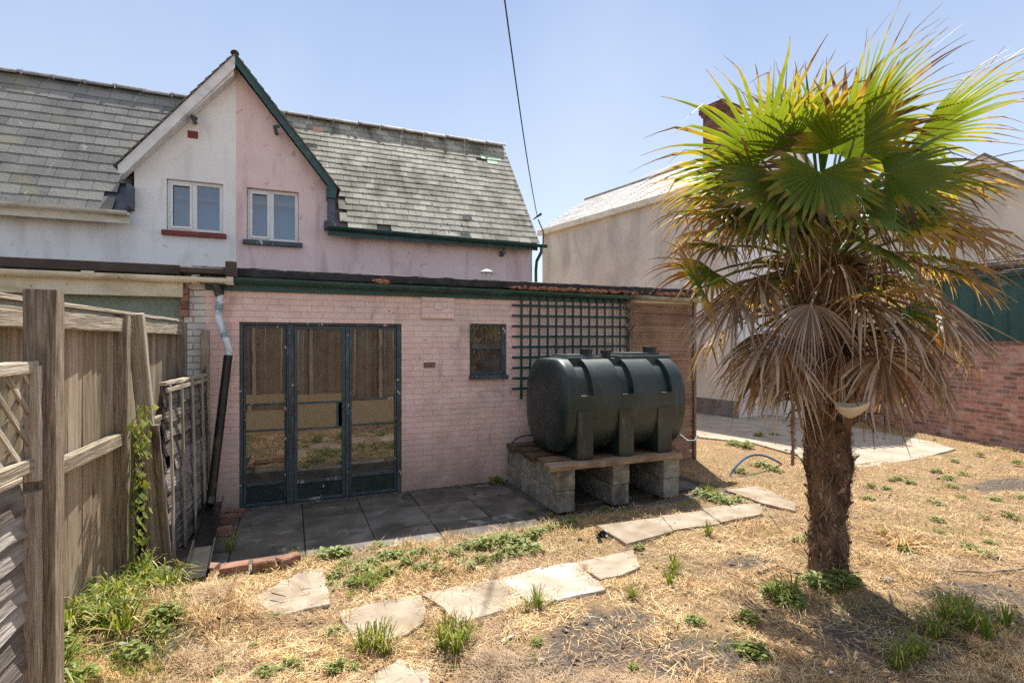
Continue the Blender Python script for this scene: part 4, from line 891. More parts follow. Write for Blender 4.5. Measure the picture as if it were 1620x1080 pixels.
# edging bricks
for (x0, y0, x1, y1, lb) in ((345, 915, 395, 908, 'left'), (396, 908, 437, 902, 'middle'), (438, 902, 476, 893, 'right')):
    A_ = at_z(x0 + 2, y0, .04); B_ = at_z(x1 - 2, y1, .04); mb = MB(); mb.beam(A_ + Vector((0, .05, .04)), B_ + Vector((0, .05, .045)), .10, .068, bev=.008, jit=.004)
    tag(move_origin(mb.build('brick', 'loose_brick'), A_), f'{lb} one of the three red edging bricks by the square slab', 'brick', 'edging bricks')
mb = MB(); c = at_z(333, 900, .06); mb.beam(c - RT * .05, c + RT * .05, .1, .07, bev=.008, jit=.005); tag(move_origin(mb.build('brick', 'loose_brick'), c), 'single red brick beside the end of the open gutter', 'brick')
for i, (x, y_) in enumerate(((352, 842), (372, 812), (357, 822))):
    c = at_z(x, y_, .04); mb = MB(); mb.beam(c - RT * .08, c + AX * .05 + RT * .06, .1, .07, bev=.008, jit=.008)
    tag(move_origin(mb.build('brick', 'loose_brick'), c), ['brick rubble lump nearest the open gutter, in shade left of the doors', 'brick rubble lump touching the left door foot', 'brick rubble lump between two others left of the doors'][i], 'brick', 'rubble left of the doors')

# ---------------------------------------------------------------- right-hand neighbours
# beige building: local X along its long wall (towards the viewer), local Y into it
GE = at_d(858, 500, 17.9); dirn = (-(AX * .836 - RT * .548)).normalized(); inn = (RT * .836 + AX * .548).normalized()
t = thing('beige_building', 'long beige rendered building with pale slate roof and brick chimney behind the palm', 'house', (GE.x, GE.y, 0))
LEN = 7.3; W = 4.0; EH = 5.48; RH = 6.83
def gp(s, n, z): return Vector((GE.x, GE.y, 0)) + dirn * s + inn * n + Vector((0, 0, z))
def face(mb, P): mb.add(P, [tuple(range(len(P)))])
mb = MB(); face(mb, [gp(0, 0, 0), gp(LEN, 0, 0), gp(LEN, 0, EH), gp(0, 0, EH)]); face(mb, [gp(0, 0, 0), gp(0, 0, EH), gp(0, W / 2, RH - .08), gp(0, W, EH), gp(0, W, 0)])
tcm = None
o = mb.build('wall', 'grey_render', t)
mb = MB(); face(mb, [gp(LEN, 0, 0), gp(LEN, W, 0), gp(LEN, W, EH), gp(LEN, W / 2, RH - .08), gp(LEN, 0, EH)]); mb.build('gable_wall', 'white_render', t)
mb = MB(); mb.obox((0, 0, 0), (.01, .01, .01)); mb = MB(); P = [gp(-.02, -.03, 0), gp(LEN + .03, -.03, 0), gp(LEN + .03, -.03, .42), gp(-.02, -.03, .42)]; mb.prism(P, inn * .02); mb.build('plinth', 'dark_render', t)
mb = MB(); e0 = Vector((0, -.14, EH - .02)); r0 = Vector((0, W / 2, RH)); L_ = (r0 - e0).length; rows = 20
for j in range(rows):
    f0 = j / rows; f1 = min(1, (j + 1.3) / rows); k = 0
    while k * .3 < LEN + .3:
        a = -.1 + k * .3 + (j % 2) * .15; b = a + .294; k += 1
        if a > LEN + .1: continue
        p0 = e0.lerp(r0, f0); p1 = e0.lerp(r0, f1); li = .02 + random.uniform(0, .004)
        A_ = gp(a, p0.y, p0.z + li); B_ = gp(b, p0.y, p0.z + li); C_ = gp(b, p1.y, p1.z + .004); D_ = gp(a, p1.y, p1.z + .004)
        mb.add([A_, B_, C_, D_, A_ - UP * .012, B_ - UP * .012], [(0, 1, 2, 3), (4, 5, 1, 0)])
face(mb, [gp(-.1, W / 2, RH), gp(LEN + .1, W / 2, RH), gp(LEN + .1, W + .15, EH - .03), gp(-.1, W + .15, EH - .03)])
rf = mb.build('roof', 'slate_far', t)
mb = MB(); mb.tube([gp(-.1, W / 2, RH), gp(LEN + .1, W / 2, RH)], .07, 8); mb.build('ridge_tiles', 'ridge', rf)
mb = MB(); mb.prism([gp(-.1, -.14, EH - .16), gp(LEN + .1, -.14, EH - .16), gp(LEN + .1, -.14, EH), gp(-.1, -.14, EH)], inn * .13); mb.build('fascia_board', 'cream_paint', t)
CS = 5.45
def chim(mb, s0, s1, n0, n1, z0, z1): mb.prism([gp(s0, n0, z0), gp(s1, n0, z0), gp(s1, n1, z0), gp(s0, n1, z0)], (0, 0, z1 - z0))
# chimney as its own parented sub-part with wall-aligned texture
ce = bpy.data.objects.new('chimney', None)
mb = MB(); ct = gp(CS, W / 2, 0)
mt = Matrix((dirn, inn, UP)).transposed().to_4x4(); mt.translation = ct
def cbox(lo, hi):
    lo = Vector(lo); hi = Vector(hi); vs = [Vector((x, y, z)) for z in (lo.z, hi.z) for x, y in ((lo.x, lo.y), (hi.x, lo.y), (hi.x, hi.y), (lo.x, hi.y))]
    mb.add([mt @ q for q in vs], [(3, 2, 1, 0), (4, 5, 6, 7), (0, 1, 5, 4), (1, 2, 6, 5), (2, 3, 7, 6), (3, 0, 4, 7)], None, [(q.x + q.y, q.y, q.z) for q in vs])
cbox((-.30, -.36, RH - .5), (.30, .36, RH + 1.02)); cbox((-.34, -.40, RH + 1.02), (.34, .40, RH + 1.10)); cbox((-.38, -.44, RH + 1.10), (.38, .44, RH + 1.24)); cbox((-.33, -.39, RH + 1.24), (.33, .39, RH + 1.31))
o = mb.build('chimney', 'chimney_brick', rf)
# white outhouse / low white wall between building and brick wall
a = at_z(1158, 655, 0); b = at_z(1345, 668, 0)
t = thing('white_outhouse', 'low white outhouse wall half hidden behind the hanging dead fronds', 'outhouse', a); d = (b - a)
mb = MB(); mb.prism([a, b, b + UP * 2.45, a + UP * 2.45], AX * 2.0); mb.build('wall', 'white_render', t)
mb = MB(); mb.prism([a - AX * .12 + UP * 2.45 - RT * .1, b - AX * .12 + UP * 2.45, b + AX * 2.1 + UP * 2.6, a + AX * 2.1 + UP * 2.6 - RT * .1], UP * .07); mb.build('roof', 'cream_paint', t)
mb = MB()
p = a.lerp(b, .12) - AX * .02; q = a.lerp(b, .42) - AX * .02; mb.prism([p + UP * .05, q + UP * .05, q + UP * 2.0, p + UP * 2.0], -AX * .05); o = mb.build('door', 'upvc', t)
a2 = at_z(1150, 657, 0); single_post(a2 - AX * .2, a2 - AX * .2 + UP * 2.05, .17, .15, 'post', 'grey wooden post beside beige building behind dead fronds', seg=8)
# white two-storey gable behind the palm crown
c = at_d(1300, 540, 15.5); c.z = 0
# brick wall: local x along wall
w0 = at_z(1345, 662, 0); w1 = at_z(1720, 735, 0); dw = (w1 - w0); LW = dw.length; ang = math.atan2(dw.y, dw.x)
t = thing('brick_wall', 'weathered red brick garden wall at the right', 'wall', w0, ang)
def local_box(mb, t, lo, hi, bev=0, jit=0):
    mt = parent_world(t); lo = Vector(lo); hi = Vector(hi)
    vs = [Vector((x, y, z)) for z in (lo.z, hi.z) for x, y in ((lo.x, lo.y), (hi.x, lo.y), (hi.x, hi.y), (lo.x, hi.y))]
    mb.add([mt @ q for q in vs], [(3, 2, 1, 0), (4, 5, 6, 7), (0, 1, 5, 4), (1, 2, 6, 5), (2, 3, 7, 6), (3, 0, 4, 7)], None, vs)
mb = MB(); local_box(mb, t, (-.3, 0, -.1), (LW + 1.5, .215, 1.69)); mb.build('brickwork', 'red_brick', t)
mb = MB(); x = -.3
while x < LW + 1.5: local_box(mb, t, (x, -.004 + random.uniform(-.003, .003), 1.693), (x + .108, .218, 1.752 + random.uniform(-.003, .003))); x += .113
mb.build('coping', 'loose_brick', t)
# green sheet shed behind the wall with a pile of canes on top
g0 = at_d(1465, 540, 11.3); g1 = at_d(1770, 540, 8.8); g0.z = g1.z = 0; dg = g1 - g0; LG = dg.length
t = thing('green_shed', 'green corrugated metal shed behind the brick wall', 'shed', g0, math.atan2(dg.y, dg.x))
mt = parent_world(t); mb = MB(); n_ = int(LG / .09)
prof = []
for i in range(n_ + 1):
    x = i * .26 / 2; 
    if x > LG: break
    prof += [(x - .035, 0 if i % 2 else .035), (x + .035, 0 if i % 2 else .035)]
vs = [mt @ Vector((x, y, z)) for z in (0, 2.98) for x, y in prof]; m_ = len(prof)
mb.add(vs, [(i, i + 1, m_ + i + 1, m_ + i) for i in range(m_ - 1)]); mb.build('sheet_wall', 'green_metal', t)
mb = MB(); local_box(mb, t, (-.1, -.05, 2.98), (LG, .05, 3.04)); local_box(mb, t, (-.1, .05, 2.9), (LG, 2.4, 3.02)); mb.build('roof', 'green_metal', t)
mb = MB()
for i in range(190):
    x = random.uniform(-.2, LG - 1); y = random.uniform(-.12, .9); z = 3.05 + random.random() ** 1.3 * .42 * (1 - abs(y - .3)); ln = random.uniform(.6, 1.8)
    mb.tube([mt @ Vector((x, y, z)), mt @ Vector((x + ln * .5, y + random.uniform(-.05, .05), z + random.uniform(-.02, .05))), mt @ Vector((x + ln, y + random.uniform(-.1, .1), z + random.uniform(-.06, .06)))], random.uniform(.008, .024), 5)
struct(tag(mb.build('cane_pile', 'lap'), 'pile of grey sticks and canes lying on the green shed roof', 'sticks'), 'stuff')
# far right house gable
hc = at_d(1548, 540, 15.0); hc.z = 0
def hp(r_, f, z): return hc + RT * r_ + AX * f + UP * z
t = thing('grey_gabled_house', 'grey beige gabled house end with white bargeboards behind the shed, far right', 'house', hc)
ZA = EYE + (540 - 250) / F * 15
mb = MB(); hw = 2.6; dz_ = 1.45; ss = (RT * .985 + AX * -.17).normalized(); bb = (AX * .985 + RT * .17).normalized()
def hq(s, f, z): return hc + ss * s + bb * f + UP * z
mb.add([hq(-hw, 0, 0), hq(hw, 0, 0), hq(hw, 0, ZA - dz_), hq(0, 0, ZA - .05), hq(-hw, 0, ZA - dz_)], [(0, 1, 2, 3, 4)])
mb.add([hq(-hw, 0, 0), hq(-hw, 0, ZA - dz_), hq(-hw, 7, ZA - dz_), hq(-hw, 7, 0)], [(0, 1, 2, 3)]); mb.build('wall', 'grey_render', t)
mb = MB()
for s in (-1, 1): mb.prism([hq(0, -.2, ZA), hq(s * (hw + .25), -.2, ZA - dz_ * (hw + .25) / hw), hq(s * (hw + .25), -.2, ZA - dz_ * (hw + .25) / hw - .2), hq(0, -.2, ZA - .2)], bb * .03)
mb.build('barge_board', 'white_paint', t)
mb = MB()
for s in (-1, 1): mb.prism([hq(0, -.24, ZA + .07), hq(s * (hw + .3), -.24, ZA + .07 - dz_ * (hw + .3) / hw), hq(s * (hw + .3), -.24, ZA - .0 - dz_ * (hw + .3) / hw), hq(0, -.24, ZA)], bb * 7.2)
mb.build('roof', 'slate_dark', t)

# boundary behind the camera, seen only as the reflection in the door glass
t = thing('back_fence', 'dark brown rear boundary fence seen reflected in the glazed doors', 'fence', (2, -5.6, 0))
mb = MB(); u = -3.0
while u < 9: wd = random.uniform(.12, .16); mb.box((u, -5.62 + random.uniform(-.02, .02), 0), (u + wd, -5.59, 2.75 + random.uniform(-.08, .08)), .004); u += wd + random.choice([.004, .004, .012, .03])
mb.build('boards', 'dark_plank', t)
mb = MB()
for u in np.arange(-3, 9, 1.8): mb.box((u, -5.58, 0), (u + .1, -5.48, 2.85), .006)
mb.build('posts', 'fence_board', t)

# overhead wire from the eaves bracket
bk = Vector((4.86, 9.95, EZ - .1)); top = at_d(793, -40, 5.0)
t = thing('overhead_cable', 'thin black overhead cable rising from the pink house eaves bracket', 'cable', bk)
q = at_d(850, 343, (bk.y / ray(850, 343).y)); mb = MB(); n_ = 14
pts = [q.lerp(top, i / n_) + Vector((0, 0, -.16 * math.sin(math.pi * i / n_))) for i in range(n_ + 1)]; mb.tube(pts, .009, 5); mb.build('wire', 'black_plastic', t)
mb = MB(); mb.tube([bk + Vector((0, 0, -.05)), bk + Vector((.02, 0, .25)), q + Vector((.02, 0, -.05))], .014, 6); mb.tube([q + Vector((-.09, 0, -.06)), q + Vector((.09, 0, .07))], [.012, .03], 6); mb.build('bracket', 'black_plastic', t)

# ---------------------------------------------------------------- palm
PB = at_z(1310, 905, .05)
pt = thing('fan_palm', 'windmill fan palm with shaggy fibrous trunk and skirt of dead fronds', 'palm tree', PB)
D0 = (PB - Vector((0, 0, 0))).dot(AX)
def ptrunk(z): return PB + RT * (.012 * math.sin(z * 2) - .03 * (z / 2.3)) + UP * (z - .05)
def trad(z): return .100 + .042 * min(1, z / .9) + .012 * math.sin(z * 9) + .007 * math.sin(z * 23 + 1) + (.09 if z > 1.1 else 0) * min(1, (z - 1.1) / .5)
mb = MB(); n_ = 60; K = 30; vs = []
for i in range(n_ + 1):
    z = .0 + 2.35 * i / n_; c = ptrunk(z)
    for j in range(K):
        a = 2 * math.pi * j / K; r_ = trad(z) * (1 + .10 * fbm(math.cos(a) * 2 + z * 3, math.sin(a) * 2 + 5, 1.5)) + .012 * random.random()
        if z < .15: r_ += .03 * (1 - z / .15)
        vs.append(c + Vector((math.cos(a), math.sin(a), 0)) * r_)
mb.add(vs, [(i * K + j, i * K + (j + 1) % K, (i + 1) * K + (j + 1) % K, (i + 1) * K + j) for i in range(n_) for j in range(K)], .3)
tr = mb.build('trunk', 'fibre', pt, smooth=True)
mb = MB()
for i in range(5200):   # fibre wisps and torn sheaths
    z = random.uniform(.02, 2.3); a = random.uniform(0, 2 * math.pi); e = Vector((math.cos(a), math.sin(a), 0)); tg = Vector((-e.y, e.x, 0)); p = ptrunk(z) + e * (trad(z) * .98)
    ln = random.uniform(.04, .13); w_ = random.uniform(.0015, .006); q = p + UP * ln * random.uniform(-.9, .8) + e * ln * random.uniform(.08, .35) + tg * ln * random.uniform(-.6, .6)
    m_ = p.lerp(q, .5) + e * .015; mb.add([p - tg * w_, p + tg * w_, m_ + tg * w_ * .8, q, m_ - tg * w_ * .8], [(0, 1, 2, 4), (4, 2, 3)])
struct(mb.build('fibres', 'fibre', tr), 'stuff')
mb = MB()
for i in range(105):     # old leaf bases
    z = .1 + 2.1 * i / 105; a = i * 2.4; e = Vector((math.cos(a), math.sin(a), 0)); tg = Vector((-e.y, e.x, 0)); p = ptrunk(z) + e * trad(z) * .9
    ln = random.uniform(.04, .10); q = p + e * ln * .6 + UP * ln * random.uniform(.1, 1.2); w_ = random.uniform(.012, .028)
    mb.prism([p - tg * w_, p + tg * w_, q + tg * w_ * .4, q - tg * w_ * .5], (e * .3 - UP) * .012)
struct(mb.build('leaf_bases', 'fibre', tr), 'stuff')
AXC = [Vector((0, 0, 0))]
def frond(hub, d, nrm, Rl, span, m_, nseg=38, droop=.25, join=.5, curl=.0, origin=None, gap=.0, cone=.0, wid=1.0, grav=1.0, tbias=0.0, tatter=0.0, collapse=0.0):
    """one fan leaf. hub: world; d: leaf axis; nrm: upper side; petiole to the trunk"""
    d = d.normalized(); nrm = (nrm - d * nrm.dot(d)).normalized(); sx = d.cross(nrm).normalized()
    if origin is None: origin = ptrunk(2.2)
    if m_ == 'frond_green': nseg = int(nseg * .74); wid *= 1.12
    if m_ == 'frond_old': nseg = int(nseg * .8)
    if m_ in ('frond_dead', 'frond_grey'): nseg = int(nseg * .85); wid *= .82; droop *= random.uniform(.9, 1.4)
    mb = MB(); rows = [.02, .12, .26, .40, .54, .66, .78, .89, 1.0]; S = R(span); da = S / nseg; base = Vector((random.uniform(0, 9), random.uniform(0, 9), random.uniform(0, 9)))
    for i in range(nseg):
        f = (i + .5) / nseg; a = (f - .5) * S; edge = abs(f - .5) * 2
        L_ = Rl * (1 - .22 * edge ** 3) * random.uniform(.9, 1.06); rnd = random.random() if random.random() < .8 else random.choice([0, 1.3])
        if tatter and random.random() < tatter: L_ *= random.uniform(.45, .85)
        swing = random.gauss(0, .02 + .05 * tatter); dr = droop * random.uniform(.6, 1.5); tw = random.gauss(0, .25 + tatter)
        vs = []; tt = []; jn = join * random.uniform(.85, 1.15)
        pos = None; prev = None; step_dir = None
        P_ = hub.copy(); rr_prev = 0; aa = a; kink = Vector((0, 0, 0)); kk = random.choice([5, 6, 6, 7, 7, 99]); kv = Vector((random.gauss(0, .45), random.gauss(0, .45), -abs(random.gauss(.15, .5))))
        for k, r_ in enumerate(rows):
            rr = r_ * L_
            u_ = d * math.cos(aa) + sx * math.sin(aa) + nrm * cone * (.3 + edge)
            # bend under gravity, growing past the join
            g = grav * (dr * r_ ** 1.5 + (1.6 * dr * max(0, r_ - jn) ** 1.2 * 2.2))
            v_ = (u_.normalized() - UP * g)
            if collapse: v_ = v_.lerp(-UP + u_ * .15, collapse * min(1, r_ * 1.6))
            if k >= kk: v_ = v_ + kv * (.45 + .9 * tatter + .9 * (m_ in ('frond_dead', 'frond_grey')))
            v_.normalize(); P_ = P_ + v_ * (rr - rr_prev); rr_prev = rr
            if k == 0: P_ = hub + u_ * rr
            if r_ > jn: aa += swing
            half = math.tan(da / 2) * rr * wid * 1.03 if r_ <= jn else math.tan(da / 2) * jn * L_ * wid * .86 * (1 - ((r_ - jn) / (1 - jn)) ** 1.15)
            half = max(half, .0012); tang = (-d * math.sin(a) + sx * math.cos(a)); fold = min(.9 * half, .02)
            if r_ > jn:
                an = tw * (r_ - jn) / (1 - jn) * 1.6; tang = tang * math.cos(an) + nrm * math.sin(an); fold = half * (.5 + .5 * (r_ - jn) / (1 - jn))
            vs += [P_ - tang * half, P_ + nrm * fold * 1.2, P_ + tang * half]; tv = r_ + tbias + edge ** 2 * .12 * (1 if m_ != 'frond_green' else .6); tt += [tv] * 3
        n = len(rows); fs = []
        for k in range(n - 1): fs += [(k * 3, k * 3 + 1, k * 3 + 4, k * 3 + 3), (k * 3 + 1, k * 3 + 2, k * 3 + 5, k * 3 + 4)]
        mb.add(vs, fs, rnd, [q - hub + base for q in vs], tt)
    dead = m_ in ('frond_dead', 'frond_grey')
    o = mb.build('frond', m_, pt)
    mb = MB(); n = 8; back = (hub - origin); L0 = back.length; P = []
    c1 = origin + (back.normalized() + UP * (.5 if not dead else .1)) * L0 * .45
    for k in range(n + 1):
        s = k / n; P.append(origin * (1 - s) ** 2 + c1 * 2 * s * (1 - s) + hub * s * s)
    P.append(hub + d * .03); mb.tube(P, [.018 - .010 * k / n for k in range(n + 1)] + [.003], 6); mb.build('petiole', 'petiole_dead' if dead else 'petiole', o)
    return o
def fr(x, y, dz, dr, n, Rl, span, m_, **k):
    """x,y sight of the hub; dz metres nearer than the trunk axis"""
    return frond(at_d(x, y, D0 - dz), camv(*dr), camv(*n), Rl, span, m_, **k)
G, O, Dd, Gy = 'frond_green', 'frond_old', 'frond_dead', 'frond_grey'
# crown, upper
fr(1352, 210, .25, (.70, .68, .25), (-.3, .35, -.9), .80, 125, G, droop=.10, join=.42, nseg=42)
fr(1442, 226, .10, (.95, .42, .15), (-.3, .75, -.55), .86, 135, G, droop=.13, join=.42, nseg=42)
fr(1206, 254, .30, (-.92, .22, .30), (.3, .6, -.7), .95, 175, G, droop=.2, join=.36, tatter=.1)
fr(1250, 225, -.10, (-.25, .95, -.1), (.1, .3, .95), .52, 150, G, droop=.12, join=.5)
fr(1297, 272, .55, (-.1, -.75, .35), (0, .35, .95), .50, 250, G, droop=.10, join=.62)
fr(1330, 245, .35, (.30, .75, .50), (0, .5, -.85), .58, 210, G, droop=.12, join=.6)
fr(1275, 245, -.35, (-.1, 1, -.35), (0, .3, .9), .50, 150, G, droop=.1)
fr(1325, 235, -.45, (.35, .9, -.5), (0, .4, .9), .58, 160, G, droop=.1)
fr(1240, 300, .45, (-.8, -.30, .40), (-.1, .5, .85), .60, 220, G, droop=.25, join=.55)
fr(1400, 275, .40, (.85, -.05, .40), (.1, .50, .85), .66, 190, G, droop=.22)
fr(1362, 310, .50, (.45, -.65, .40), (.1, .4, .9), .48, 220, G, droop=.2, tatter=.1)
fr(1262, 335, .45, (-.35, -.8, .35), (-.1, .4, .9), .44, 200, G, droop=.25, tatter=.2, tbias=.06)
fr(1235, 245, .15, (-.50, .85, .10), (.3, .4, -.85), .60, 120, G, droop=.05, join=.4)
fr(1270, 225, .25, (-.45, .7, .4), (.1, .45, -.85), .55, 190, G, droop=.12)
fr(1420, 320, .30, (.85, -.35, .35), (.1, .5, .85), .58, 180, O, droop=.3, tatter=.2)
fr(1175, 330, .35, (-.8, -.45, .3), (-.1, .5, .85), .50, 190, O, droop=.35, tatter=.25)
fr(1440, 300, -.2, (.9, .15, -.4), (0, 1, .1), .75, 180, G, droop=.25)
fr(1180, 300, -.2, (-.9, .1, -.4), (0, 1, .1), .65, 180, O, droop=.55, tatter=.15)
fr(1230, 330, .35, (-.5, -.5, .7), (-.3, .7, .6), .62, 200, G, droop=.3)
fr(1350, 330, .45, (.3, -.5, .75), (.2, .7, .6), .55, 220, G, droop=.25)
# young spears
mb = MB()
for (x, y, x1, y1) in ((1294, 300, 1273, 95), (1300, 300, 1308, 90), (1303, 310, 1290, 150), (1297, 300, 1330, 130)):
    a = at_d(x, y, D0); b = at_d(x1, y1, D0 - .05); mb.tube([a, a.lerp(b, .4), a.lerp(b, .75), b], [.010, .013, .009, .001], 5, True, .5, None, [.0, .2, .5, .85])
mb.build('spear_leaves', 'frond_green', pt)
# side, old
fr(1395, 300, .15, (.98, .10, .2), (-.1, .95, -.25), 1.0, 60, O, nseg=22, droop=.12, join=.5, tatter=.3)
fr(1405, 345, .40, (.9, -.10, .5), (0, .8, .5), .72, 170, O, droop=.35, tatter=.2)
fr(1380, 385, .50, (-.25, -.35, .7), (.2, .5, .8), .45, 180, G, droop=.2)
fr(1440, 350, .30, (.9, -.2, .2), (.1, .9, .3), .75, 150, O, droop=.3, tatter=.35)
fr(1450, 400, .10, (.95, -.2, -.1), (.1, .9, .2), .66, 160, O, droop=.35, tatter=.4)
fr(1130, 430, .20, (-.8, -.1, .4), (-.1, .7, .6), .55, 200, O, droop=.35, tatter=.2)
fr(1110, 455, .40, (-.5, .2, .6), (.2, .45, .85), .42, 230, O, droop=.12, tatter=.15)
fr(1150, 390, .10, (-.9, .1, .1), (0, .9, .3), .55, 180, O, droop=.4, tatter=.3)
fr(1150, 345, .15, (-.85, .15, .25), (0, .9, .2), .62, 170, O, droop=.5, tatter=.3)
fr(1150, 360, -.25, (-.85, .0, -.4), (0, .9, .2), .6, 170, O, droop=.5, tatter=.3)
fr(1375, 465, .50, (.15, .05, .8), (.1, .55, .85), .42, 250, O, droop=.25, tatter=.1)
fr(1430, 490, .40, (.7, -.35, .5), (.2, .6, .7), .50, 170, O, droop=.3, tatter=.3)
fr(1470, 420, .0, (.95, -.25, -.1), (.1, .9, .3), .60, 150, O, droop=.4, tatter=.4)
fr(1240, 500, .30, (-.5, -.3, .5), (-.2, .6, .7), .38, 200, O, droop=.3, tatter=.3, tbias=.12)
# dead
fr(1283, 482, .62, (-.05, -.95, .30), (0, .35, .95), .66, 190, Gy, droop=.3, join=.28, collapse=.5, tatter=.25, nseg=44)
fr(1225, 530, .42, (-.85, -.45, .35), (-.3, .9, .3), .62, 200, Dd, droop=.5, join=.5, collapse=.35)
fr(1240, 560, .50, (-.35, -.9, .3), (-.1, .4, .9), .58, 210, Dd, droop=.4, collapse=.4, tatter=.2)
fr(1330, 560, .35, (-.2, -.95, .35), (-.1, .3, .9), .48, 140, Dd, droop=.4, collapse=.5, tatter=.2)
fr(1395, 562, .50, (.25, -.95, .35), (.2, .4, .9), .62, 220, Dd, droop=.3, join=.45, collapse=.35)
fr(1450, 545, .35, (.65, -.7, .2), (.5, .6, .6), .58, 170, Dd, droop=.4, collapse=.4)
fr(1465, 570, .15, (.5, -.85, .1), (.7, .5, .4), .50, 170, Dd, droop=.4, collapse=.45, tatter=.2)
fr(1415, 500, .45, (.8, -.5, .4), (.3, .8, .4), .62, 170, Dd, droop=.5, collapse=.35, tatter=.3)
fr(1440, 455, .20, (.95, -.3, .1), (.1, .9, .3), .70, 160, Dd, droop=.4, collapse=.25, tatter=.4)
fr(1460, 480, .05, (.95, -.35, -.1), (.1, .9, .3), .72, 140, Gy, droop=.4, collapse=.2, tatter=.4)
fr(1165, 470, .30, (-.75, -.6, .4), (-.5, .6, .5), .66, 130, Gy, droop=.5, collapse=.25, tatter=.4)
fr(1200, 440, .30, (-.8, -.55, .4), (-.5, .6, .5), .60, 160, Dd, droop=.5, collapse=.3, tatter=.4)
fr(1192, 275, .10, (-.97, .10, .1), (.1, .9, -.2), .95, 110, O, droop=.16, join=.35, nseg=26, tatter=.2)
fr(1220, 352, .45, (-.2, .1, .7), (0, .95, .2), .48, 240, Gy, droop=.9, join=.3, collapse=.75, tatter=.2, nseg=30)
fr(1280, 365, .50, (.2, .0, .7), (0, .95, .2), .42, 220, Dd, droop=.9, join=.3, collapse=.75, tatter=.3, nseg=30)
fr(1390, 400, .45, (.6, .1, .6), (0, .95, .2), .48, 220, Gy, droop=.9, join=.3, collapse=.6, tatter=.5, nseg=26)
fr(1330, 420, .45, (.1, -.5, .6), (0, .8, .5), .45, 200, Dd, droop=.9, join=.3, collapse=.6, tatter=.5, nseg=26)
fr(1420, 430, .35, (.9, -.2, .3), (0, .9, .2), .58, 180, Gy, droop=.6, join=.3, collapse=.4, tatter=.5, nseg=30)
fr(1200, 560, .0, (-.8, -.6, -.1), (-.6, .6, .3), .50, 180, Dd, droop=.5, collapse=.5)
fr(1220, 580, -.3, (-.6, -.8, -.4), (-.6, .4, -.3), .50, 180, Dd, droop=.5, collapse=.5)
fr(1390, 580, -.3, (.6, -.8, -.4), (.6, .4, -.3), .50, 180, Dd, droop=.5, collapse=.5)
fr(1480, 520, -.1, (.85, -.5, -.2), (.6, .6, .1), .55, 150, Dd, droop=.4, collapse=.4, tatter=.3)
fr(1210, 470, -.3, (-.8, -.2, -.5), (-.3, .8, -.2), .55, 190, O, droop=.5, tatter=.3)
fr(1390, 440, -.4, (.6, -.2, -.8), (.3, .8, -.3), .55, 190, O, droop=.5, tatter=.3)
for i in range(22):
    th_ = random.uniform(0, 2 * math.pi); hgt = random.uniform(-.15, .75); rr_ = random.uniform(.30, .80); z_ = 2.0 + hgt
    out = RT * math.cos(th_) + AX * math.sin(th_); hub_ = ptrunk(2.1) + out * rr_; hub_.z = z_
    el = hgt * .9 - .35; kind = Dd if hgt < .15 else random.choice([O, Dd, Gy, O]); kind = Gy if (kind == Dd and random.random() < .1) else kind
    frond(hub_, out + UP * el, UP + out * .4 - UP * min(0, el) * .2, random.uniform(.42, .66), random.choice([140, 170, 200]), kind, droop=random.uniform(.35, .6), join=random.uniform(.3, .5), tatter=random.uniform(.2, .5), collapse=(.35 if kind != O else .1), nseg=28)
# hanging dry stalks (fruit stem) and frond stumps in the dark heart of the crown
mb = MB()
for i in range(260):
    a = random.uniform(0, 6.283); z = random.uniform(1.25, 2.45); e = Vector((math.cos(a), math.sin(a), 0)); p = ptrunk(min(z, 2.3)) + e * .12; p.z = z
    q = p + e * random.uniform(.12, .38) + UP * random.uniform(-.12, .16); q2 = q + e * random.uniform(.0, .1) - UP * random.uniform(.05, .25)
    mb.tube([p, q, q2], [.010, .007, .002], 4)
mb.build('dead_stalks', 'fibre', pt)
mb = MB(); a = at_d(1254, 640, D0 - .35); pts = [a + Vector((random.uniform(-.006, .006), 0, -i * .045)) for i in range(10)]; mb.tube(pts, [.010] * 10, 5)
for i in range(90): p = random.choice(pts) + UP * random.uniform(-.03, .03); mb.add([p, p + Vector((random.gauss(0, .018), random.gauss(0, .018), random.gauss(0, .015))), p + Vector((random.gauss(0, .012), 0, .012))], [(0, 1, 2)])
mb.build('fruit_stalk', 'twig', pt)
# pale cup hanging on the trunk
c = at_d(1348, 638, D0 - .62); mb = MB(); vs = []; n1, n2 = 8, 22
for i in range(n1 + 1):
    ph_ = math.pi / 2 * i / n1
    for j in range(n2):
        a = 2 * math.pi * j / n2; r_ = .100 * math.cos(ph_); vs.append(c + RT * (math.cos(a) * r_) - AX * (math.sin(a) * r_ * .8) + UP * (-.082 * math.sin(ph_) + .012 * math.sin(2 * a + .5) * math.cos(ph_) + .01 * math.cos(a)))
mb.add(vs, [(i * n2 + j, (i + 1) * n2 + j, (i + 1) * n2 + (j + 1) % n2, i * n2 + (j + 1) % n2) for i in range(n1) for j in range(n2)], .5)
tag(move_origin(mb.build('cream_bowl', 'bowl', None, True), c), 'pale cream rounded cup lodged against the palm trunk under dead fronds', 'bowl')

